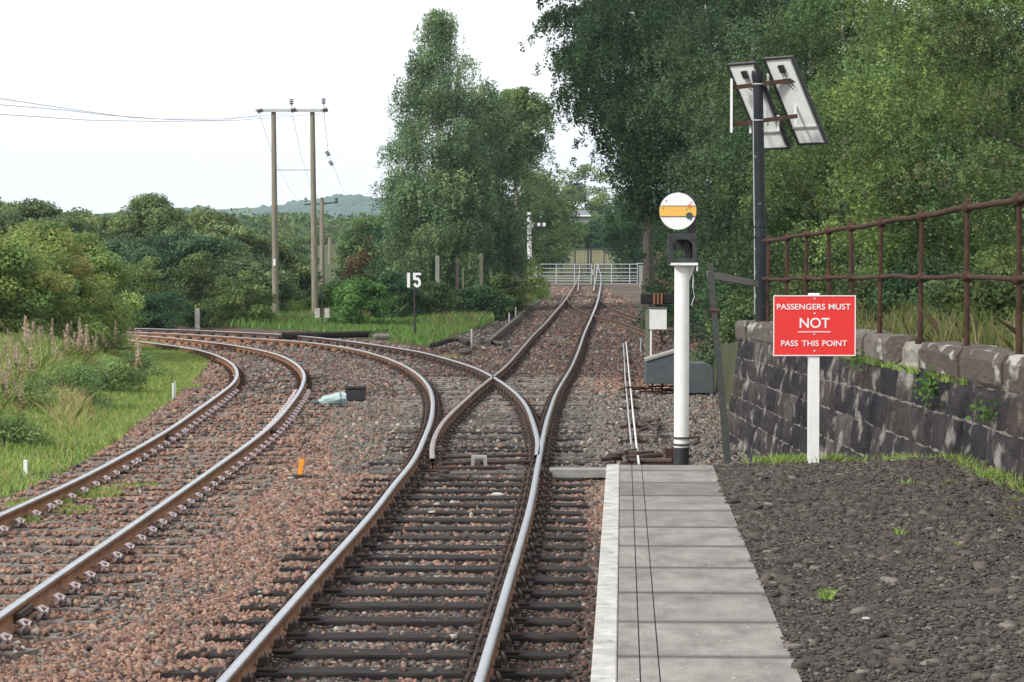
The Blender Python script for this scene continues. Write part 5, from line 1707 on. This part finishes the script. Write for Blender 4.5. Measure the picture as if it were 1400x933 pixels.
# ------------------------------------------------------------------ willowherb gone to seed
def weed_mesh(seed, H):
    rg = np.random.default_rng(seed)
    b = MB()
    lx, ly = rg.normal() * .1, rg.normal() * .1
    b.tube([(0, 0, 0), (lx * .4, ly * .4, H * .5), (lx, ly, H)], [.008, .006, .003], 5)
    st = b.build('stem', M_pgreen)
    n = 75
    t = rg.random(n); z = H * (.50 + .52 * t)
    r_ = .075 * (1 - t * .75) * rg.random(n) ** .5; a = rg.random(n) * 6.283
    C = np.stack([lx * t + r_ * np.cos(a), ly * t + r_ * np.sin(a), z], -1)
    c1 = np.array([(.56, .43, .33), (.46, .35, .26), (.62, .51, .40)])[rg.integers(0, 3, n)] * rg.uniform(.8, 1.1, (n, 1))
    V, Fq, c = leaf_quads(C, np.array([0, 0, .5]), .075, .32, c1, -.9, rg)
    hd = link_mesh('seed_head', V, Fq, M_leaf, cols=c)
    n = 60
    t = rg.random(n); z = H * .6 * t; r_ = .03 + .13 * rg.random(n); a = rg.random(n) * 6.283
    C = np.stack([r_ * np.cos(a), r_ * np.sin(a), z + .03], -1)
    V, Fq, c = leaf_quads(C, np.array([0, 0, .6]), .12, .3, np.array([(.08, .13, .035), (.12, .15, .04), (.22, .14, .06)])[rg.integers(0, 3, n)], .2, rg)
    lf = link_mesh('foliage', V, Fq, M_leaf, cols=c)
    return [st, hd, lf]
protos = []
for i in range(5):
    root = thing('willowherb', 'willowherb with a buff-pink seed head on the left bank above the grass', 'plant', (0, 0, 0), 0, 'willowherb gone to seed on the left bank')
    for o in weed_mesh(70 + i, (.7, .85, 1.0, .75, 1.15)[i]): o.parent = root
    protos.append(root)
spots = []
rw = random.Random(5)
for (px, py, n_, sx_, sy_) in ((55, 520, 42, 48, 10), (5, 545, 32, 30, 18), (105, 512, 10, 24, 6), (140, 506, 4, 12, 4), (165, 505, 2, 8, 4), (185, 535, 4, 8, 8), (20, 590, 6, 24, 12)):
    for k in range(n_): spots.append((px + rw.gauss(0, sx_ * .6), py + rw.gauss(0, sy_ * .6)))
for i, (px, py) in enumerate(spots):
    o = protos[i] if i < 5 else copy_tree(protos[rw.randrange(5)])
    q = at(px, py, -.2)
    o.location = (q.x, q.y, float(ground_z(np.array([q.x]), np.array([q.y]))[0]))
    s_ = rw.uniform(.6, .95); o.scale = (s_, s_, s_ * rw.uniform(.85, 1.15)); o.rotation_euler = (rw.uniform(-.1, .1), rw.uniform(-.1, .1), rw.uniform(0, 6))
for (px, Y, yt, r_, lab, pal) in ((95, 42, 492, .55, 'green weed clump in front of the seed heads', G_MID), (150, 46, 485, .5, 'green weed clump between seed heads and the rails', G_MID[1:]), (35, 40, 515, .5, 'low weed clump at the left edge with yellow flowers', G_MID + [(.45, .36, .04)]),
                         (60, 50, 470, .7, 'dark green weeds under the big autumn bush', G_DARK + G_MID[:2]), (185, 52, 478, .45, 'weed clump beside the pair of pegs', G_MID), (10, 34, 560, .4, 'weed clump low down at the left edge', G_MID[1:])):
    shrub('weed_clump', lab, px, Y, yt, r_ * 1.15, .06, [tuple(q * 1.25 for q in c) for c in pal], 70, 60, .22, width=.45, z0=.0)
# little plants growing out of the wall
for i, (Yw, z_, r_, lab) in enumerate(((20.9, 1.42, .12, 'small leafy weed growing from the wall under the eroded coping'), (18.6, 1.35, .07, 'tiny weed in the wall joint near the right edge'), (24.6, 1.46, .07, 'tiny weed under the coping right of the red sign'))):
    root = thing('wall_weed', lab, 'plant', (wall_x(Yw) - .10, Yw, z_))
    rg = np.random.default_rng(800 + i)
    n = 160 if i == 0 else 70
    C = rg.normal(size=(n, 3)) * np.array([.05, r_ * 1.6, r_ * .6]) + np.array([-.03, 0, 0])
    V, Fq, c = leaf_quads(C, np.array([-.5, -.5, .6]), .05, .6, np.array([(.06, .13, .03), (.10, .19, .045)])[rg.integers(0, 2, n)], .3, rg)
    link_mesh('foliage', V, Fq, M_leaf, root, cols=c)
    b = MB(); b.tube([(.1, 0, -.03), (-.03, .02, .0), (-.05, r_, .02)], .004, 5); b.tube([(.1, 0, -.03), (-.03, -.02, .0), (-.05, -r_, .0)], .004, 5); b.build('stem', M_pgreen, root)

# ------------------------------------------------------------------ gate at the level crossing
GYg = 150.0
zgt = float(zg(GYg)) - .2
def gp(px, py): 
    q = onY(px, py, GYg); return q.x, q.z
k_ = GYg / F
def gate_leaf(x0px, x1px, label, uprights, seed):
    x0, ztp = gp(x0px, 361.5); x1, zbt = gp(x1px, 388.5)
    t_ = thing('field_gate', label, 'gate', ((x0 + x1) / 2, GYg, zbt))
    cx = (x0 + x1) / 2
    for py in (361.5, 367.3, 372.6, 377.6, 380.8, 384.3, 388.5):
        z = gp(0, py)[1] - zbt
        b = MB(); b.tube([(x0 - cx, 0, z), (x1 - cx, 0, z)], .024, 7); b.build('gate_bar', M_galv, t_)
    for ux in uprights:
        X = gp(ux, 375)[0] - cx
        b = MB(); b.tube([(X, -.01, -.02), (X, -.01, ztp - zbt)], .028, 7); b.build('gate_upright', M_galv, t_)
    return t_
gate_leaf(737.5, 809, 'left leaf of the silver tubular field gate across the line', (738, 760.5, 785.5, 808.5), 1)
gate_leaf(812, 872, 'right leaf of the silver tubular field gate across the line', (812.5, 836, 861, 871.5), 2)
x_, z_ = gp(810, 372); 
b = MB(); b.box((0, 0, 0), (.09, .06, .3)); b.box((.04, -.03, -.15), (.10, .05, .09)); o = b.build('gate_latch', M_galv); o.location = (x_, GYg - .06, z_); tag(o, 'latch and chain where the two gate leaves meet', 'latch')
for px, w_, yt, lab in ((733, .13, 362, 'white gate post at the left end of the gate'), (729.5, .06, 362, 'thin pale post left of the white gate post')):
    x_, zt_ = gp(px, yt); zb2 = gp(px, 400)[1]
    b = MB(); b.tube([(0, 0, zb2 - zgt - .1), (0, 0, zt_ - zgt)], w_ / 2, 10); b.ball((0, 0, zt_ - zgt), w_ / 2, 8, 5)
    o = b.build('gate_post', M_white); o.location = (x_, GYg - .3, zgt); tag(o, lab, 'post')
x_, zt_ = gp(880, 363); b = MB(); b.box((0, 0, (zt_ - zgt) / 2 - .2), (.55, .45, zt_ - zgt + .4), ch=.04); o = b.build('concrete_block', M_conc_grey); o.location = (x_, GYg, zgt); tag(o, 'pale concrete block at the right end of the gate', 'block')
b = MB(); x2, z2 = gp(869, 361); x3, _ = gp(884, 361); b.tube([(0, 0, 0), (x3 - x2, 0, 0)], .03, 6); o = b.build('gate_strap', M_galv); o.location = (x2, GYg - .3, z2 + .02); tag(o, 'metal strap from the gate to the concrete block', 'strap')
# mesh fence beyond the crossing
FY = 178.0
def fp(px, py): 
    q = onY(px, py, FY); return Vector((q.x, FY, q.z))
wf = thing('mesh_fence', 'dark mesh fence with a framed gate beyond the field gate', 'fence', fp(805, 378))
w0 = Vector(wf.location)
b = MB()
for px in (748, 768, 786, 804, 808, 826, 845, 862):
    b.tube([fp(px, 378) - w0, fp(px, 339) - w0], .04 if px not in (804, 808) else .06, 6)
b.build('fence_frame', M_black_plain, wf)
b = MB(); b.tube([fp(740, 340) - w0, fp(866, 340) - w0], .035, 6); b.tube([fp(740, 360) - w0, fp(866, 360) - w0], .02, 6); b.build('top_rail', M_grey_steel, wf)
b = MB()
for px in range(742, 866, 3): b.tube([fp(px, 378) - w0, fp(px, 340) - w0], .008, 4, caps=False)
b.build('wire_mesh', M_iron_dark, wf)
# far signal post with finial
QY = 132.0
def qp(px, py):
    q = onY(px, py, QY); return Vector((q.x, QY, q.z))
fs = thing('signal_post', 'white post with a ball finial and crossbar left of the gate', 'signal', qp(724.5, 382))
f0 = Vector(fs.location)
b = MB(); b.tube([qp(724.5, 384) - f0, qp(723, 300) - f0], [.13, .10], 12); b.build('post', M_white, fs, smooth=True)
b = MB(); b.ball(qp(723, 293.5) - f0, .13, 10, 6); b.tube([qp(723, 296) - f0, qp(723, 300) - f0], [.05, .10], 8); b.build('finial', M_white, fs, smooth=True)
b = MB(); b.box(qp(723, 305.5) - f0 + Vector((0, -.12, 0)), (.55, .06, .05)); b.box(qp(728, 309) - f0 + Vector((0, -.12, 0)), (.13, .08, .18)); b.box(qp(723, 315) - f0 + Vector((0, -.14, 0)), (.10, .05, .12)); b.build('crossbar', M_galv, fs)
b = MB(); b.tube([qp(726, 311) - f0, qp(740, 309) - f0], .03, 6); b.build('lamp_arm', M_iron_dark, fs)
b = MB(); b.box(qp(736.8, 307.5) - f0, (.16, .16, .17), ch=.02); b.box(qp(743.2, 307.5) - f0, (.20, .16, .19), ch=.02); b.build('white_lamp_face', M_white_clean, fs)
b = MB(); b.box(qp(740, 308) - f0, (.10, .24, .28)); b.build('lamp_body', M_black_plain, fs)
# white gable among the trees
HY = 262.0
def hp(px, py):
    q = onY(px, py, HY); return Vector((q.x, HY, q.z))
ho = thing('distant_house', 'low house with a grey roof and white eaves, glimpsed among the far trees', 'house', (hp(791, 340)))
h0 = Vector(ho.location)
a0, a1 = hp(779, 296) - h0, hp(805, 296) - h0
b = MB(); b.box(((a0.x + a1.x) / 2, 2, a0.z / 2), (a1.x - a0.x, 4, a0.z)); b.build('wall', M_conc_grey, ho)
b = MB(); r0_, r1_ = hp(787, 290) - h0, hp(802, 290) - h0
b.add([(a0.x - .2, -.3, a0.z + .1), (a1.x + .2, -.3, a0.z + .1), (a1.x + .2, 4.3, a0.z + .1), (a0.x - .2, 4.3, a0.z + .1), (r0_.x, 2, r0_.z + .2), (r1_.x, 2, r0_.z + .2)], [(0, 1, 5, 4), (1, 2, 5), (2, 3, 4, 5), (3, 0, 4), (3, 2, 1, 0)])
b.build('roof', M_slate, ho)
b = MB(); b.box(((a0.x + a1.x) / 2, -.35, a0.z + .06), (a1.x - a0.x + .4, .08, .14)); b.build('fascia', M_white_clean, ho)

# buffer stop
BY_ = 76.0
def bp(px, py, d=0):
    q = onY(px, py, BY_); return Vector((q.x, BY_ + d, q.z))
bs_ = thing('buffer_stop', 'timber buffer beam on rusty rail struts at the end of the siding', 'buffer stop', bp(932, 452))
o0 = Vector(bs_.location)
b = MB(); a0, a1 = bp(876, 409) - o0, bp(988, 409) - o0
b.box(((a0.x + a1.x) / 2, 0, a0.z), (a1.x - a0.x, .3, .30), ch=.03); b.build('buffer_beam', M_sleep_dark, bs_)
for px in (899, 967):
    b = MB(); c = bp(px, 409) - o0
    for s in (-.11, .0, .11): b.box((c.x + s, -.17, c.z + .01), (.055, .05, .33))
    b.build('rusty_bracket', mat('bright_rust', (.33, .14, .075), .85, c2=(.16, .07, .045), scale=14, amt=.7), bs_)
    for (dx_, dy_) in ((-.09, -.1), (.02, .1), (.16, 1.0)):
        b = MB(); b.tube([Vector((c.x, .0, c.z)), Vector((c.x + dx_, dy_, 0))], .05, 6); b.build('strut', M_iron_rust, bs_)

# ------------------------------------------------------------------ power poles, insulators and wires
PYY = 92.0
def pp(px, py, Y=PYY): return onY(px, py, Y)
hpole = thing('power_pole', 'pair of tall wooden poles joined by a crossarm, carrying the nearest wires', 'power pole', pp(401, 440))
o0 = Vector(hpole.location)
for (xb, yb, xt, yt) in ((377, 443, 374, 149), (431, 443, 427, 149)):
    b = MB(); b.tube([pp(xb, yb) - o0 - Vector((0, 0, .3)), pp(xt, yt) - o0], [.125, .085], 12); b.build('pole', M_polewood, hpole, smooth=True)
b = MB(); a0, a1 = pp(350, 151.5) - o0, pp(449, 151.5) - o0; b.box((a0 + a1) / 2 + Vector((0, -.14, 0)), (a1.x - a0.x, .09, .11)); b.build('crossarm', M_galv, hpole)
b = MB(); b.tube([pp(376, 232.5) - o0, pp(429, 232.5) - o0], .02, 6); b.build('tie_bar', M_galv, hpole)
b = MB(); b.box(pp(375.5, 359) - o0 + Vector((0, -.13, 0)), (.09, .02, .25)); b.build('number_tag', M_white, hpole)
def insul(c, parent, tilt=0, s=1.0):
    b = MB()
    ax_ = Vector((math.sin(tilt), 0, math.cos(tilt)))
    for k in range(3): b.tube([c + ax_ * (.07 * k) * s, c + ax_ * (.07 * k + .025) * s, c + ax_ * (.07 * k + .05) * s], [.05 * s, .105 * s, .05 * s], 10)
    b.build('insulator', M_insul, parent, smooth=True)
insul(pp(353, 154) - o0 + Vector((0, -.2, 0)), hpole, R(65)); insul(pp(399, 153) - o0 + Vector((0, -.2, 0)), hpole, R(60)); insul(pp(442, 153) - o0 + Vector((0, -.2, 0)), hpole, R(60))
insul(pp(398.5, 143) - o0, hpole, 0); insul(pp(442.5, 142) - o0, hpole, 0)
b = MB(); b.tube([pp(398.5, 151) - o0, pp(398.5, 142) - o0], .02, 6); b.tube([pp(442.5, 151) - o0, pp(442.5, 141) - o0], .02, 6); b.build('insulator_pin', M_galv, hpole)
# poles farther off
for (px, Yp, yt, yb, w_, lab, x0_, x1_) in ((440.5, 150, 273, 400, .13, 'single pale pole with a thin crossarm behind the nearest pair', 416, 462),
                                           (451.5, 215, 325, 380, .16, 'left pole of the farthest pair of power poles', 446, 475),
                                           (469.5, 215, 328, 375, .13, 'right pole of the farthest pair of power poles', None, None)):
    t_ = thing('power_pole', lab, 'power pole', onY(px, 400, Yp)); o0 = Vector(t_.location)
    b = MB(); b.tube([onY(px, yb + 15, Yp) - o0, onY(px - .5, yt, Yp) - o0], [w_ * 1.2, w_], 10); b.build('pole', M_polewood, t_, smooth=True)
    if x0_:
        b = MB(); a0, a1 = onY(x0_, yt + 7, Yp) - o0, onY(x1_, yt + 4, Yp) - o0; b.tube([a0, a1], .06, 6)
        if Yp == 150: b.tube([onY(418, 313, Yp) - o0, onY(464, 311, Yp) - o0], .05, 6)
        b.build('crossarm', M_grey_steel, t_)
        for kx in ((x0_ + 2), px, x1_ - 2): insul(onY(kx, yt + 3, Yp) - o0, t_, 0, 1.3)
def wire(pts, label, rr=.010):
    Q = [onY(*p_) for p_ in pts]; o_ = Q[0].copy()
    # sag through the given points
    S_ = spline([(q.x, q.z) for q in Q], .3) if False else None
    b = MB(); b.tube([q - o_ for q in Q], rr, 5, caps=False)
    o = b.build('overhead_wire', M_wire); o.location = o_; tag(o, label, 'wire', 'overhead wires')
wire([(352, 158, 92), (300, 165, 82), (240, 164, 71), (180, 161, 62), (120, 153, 54), (60, 144, 47), (0, 135, 41), (-60, 126, 36)], 'uppermost wire running off to the left from the nearest poles', .007)
wire([(397, 156, 92), (300, 163, 80), (220, 163, 70), (150, 158, 61), (80, 150, 52), (0, 143.5, 45), (-60, 137, 40)], 'middle wire running off to the left from the nearest poles', .007)
wire([(441, 156, 92), (320, 165, 78), (220, 166.5, 68), (120, 164.5, 58), (60, 160.5, 52), (0, 156.5, 46), (-60, 152, 41)], 'lowest wire running off to the left from the nearest poles', .007)
wire([(355, 156, 92), (375, 220, 110), (398, 262, 130), (418, 284, 150)], 'thin wire sloping from the left insulator to the single pole', .007)
wire([(400, 156, 92), (412, 215, 110), (425, 255, 130), (440, 277, 150)], 'thin wire sloping from the middle insulator to the single pole', .007)
wire([(443, 156, 92), (449, 210, 105), (456, 228, 112), (470, 262, 140)], 'thin wire carrying two insulators right of the poles', .008)
o_ = onY(450, 213, 105); t_ = thing('strain_insulator', 'upper brown insulator hanging in the wire right of the poles', 'insulator', o_); insul(Vector((0, 0, 0)), t_, R(-35), 1.1)
o_ = onY(454.5, 226, 111); t_ = thing('strain_insulator', 'lower brown insulator hanging in the wire right of the poles', 'insulator', o_); insul(Vector((0, 0, 0)), t_, R(-35), 1.1)

# ------------------------------------------------------------------ the wooded hill in the distance
hx = np.linspace(-500, 300, 620); hy = np.linspace(1500, 2500, 170)
HX, HYY = np.meshgrid(hx, hy, indexing='ij')
ridge_px = CX + F * HX / 2100.0
top = np.interp(ridge_px, [-700, 0, 150, 250, 340, 400, 450, 490, 530, 620, 900, 1400], [297, 297, 294, 286, 282, 279, 271, 269, 276, 290, 300, 300])
Hh = (338 - top) / F * 2100 + 1.0
prof_ = np.clip((HYY - 1500) / 600, 0, 1); prof_ = prof_ ** .8
HZ = -5 + (Hh + 5) * prof_ - np.clip((HYY - 2100) / 400, 0, 1) * 20
bump = vnoise(HX / 9.0, HYY / 12.0, 71, 3)
field = vnoise(HX / 120 + 5, HYY / 160, 72, 2) > .66
HZ = HZ + np.where(field, 0, (bump - .3) * 9)
hc = np.where(field[..., None], np.array([.20, .19, .10]), np.array([.075, .115, .085]) * (.3 + 1.5 * bump[..., None]))
ii, jj = np.meshgrid(np.arange(len(hx) - 1), np.arange(len(hy) - 1), indexing='ij'); nh_ = len(hy)
Fh = np.stack([ii * nh_ + jj, (ii + 1) * nh_ + jj, (ii + 1) * nh_ + jj + 1, ii * nh_ + jj + 1], -1).reshape(-1, 4)
tag(link_mesh('hills', np.stack([HX, HYY, HZ], -1).reshape(-1, 3), Fh, M_hill, cols=hc.reshape(-1, 3)), kind='structure')
# far woodland between the track and the hill
n = 150000
rg = np.random.default_rng(55)
X = rg.uniform(-190, 40, n); Y = rg.uniform(300, 620, n); cl = vnoise(X / 9, Y / 14, 73, 3)
Z = 1 + rg.random(n) ** .6 * (3.2 + 6.5 * cl * (Y / 500))
keep = (X < -8 - (Y - 300) * .0)
C = np.stack([X, Y, Z], -1)[keep]
pal_ = np.array(G_MID + G_OLIVE) * .8
V, Fq, c = leaf_quads(C, np.array([0, 0, .8]), .75, .8, pal_[(vnoise(C[:, 0] / 12, C[:, 1] / 20, 74, 2) * 7.9).astype(int).clip(0, 7)], 0, rg)
tag(link_mesh('far_woodland', V, Fq, M_leaf, cols=c), kind='stuff')

# ------------------------------------------------------------------ haze
HAZE = True
if HAZE:
    b = MB(); b.box((0, 1600, 60), (3600, 3400, 130))
    hz = b.build('haze', None, mats=[])
    hm = bpy.data.materials.new('haze_air'); hm.use_nodes = True
    ht = hm.node_tree; ht.nodes.clear()
    ho_ = ht.nodes.new('ShaderNodeOutputMaterial'); pv = ht.nodes.new('ShaderNodeVolumePrincipled')
    pv.inputs['Color'].default_value = (.66, .83, 1.0, 1); pv.inputs['Density'].default_value = .00018; pv.inputs['Anisotropy'].default_value = .2
    ht.links.new(pv.outputs[0], ho_.inputs['Volume'])
    hz.data.materials.clear(); hz.data.materials.append(hm)
    tag(hz, kind='stuff')
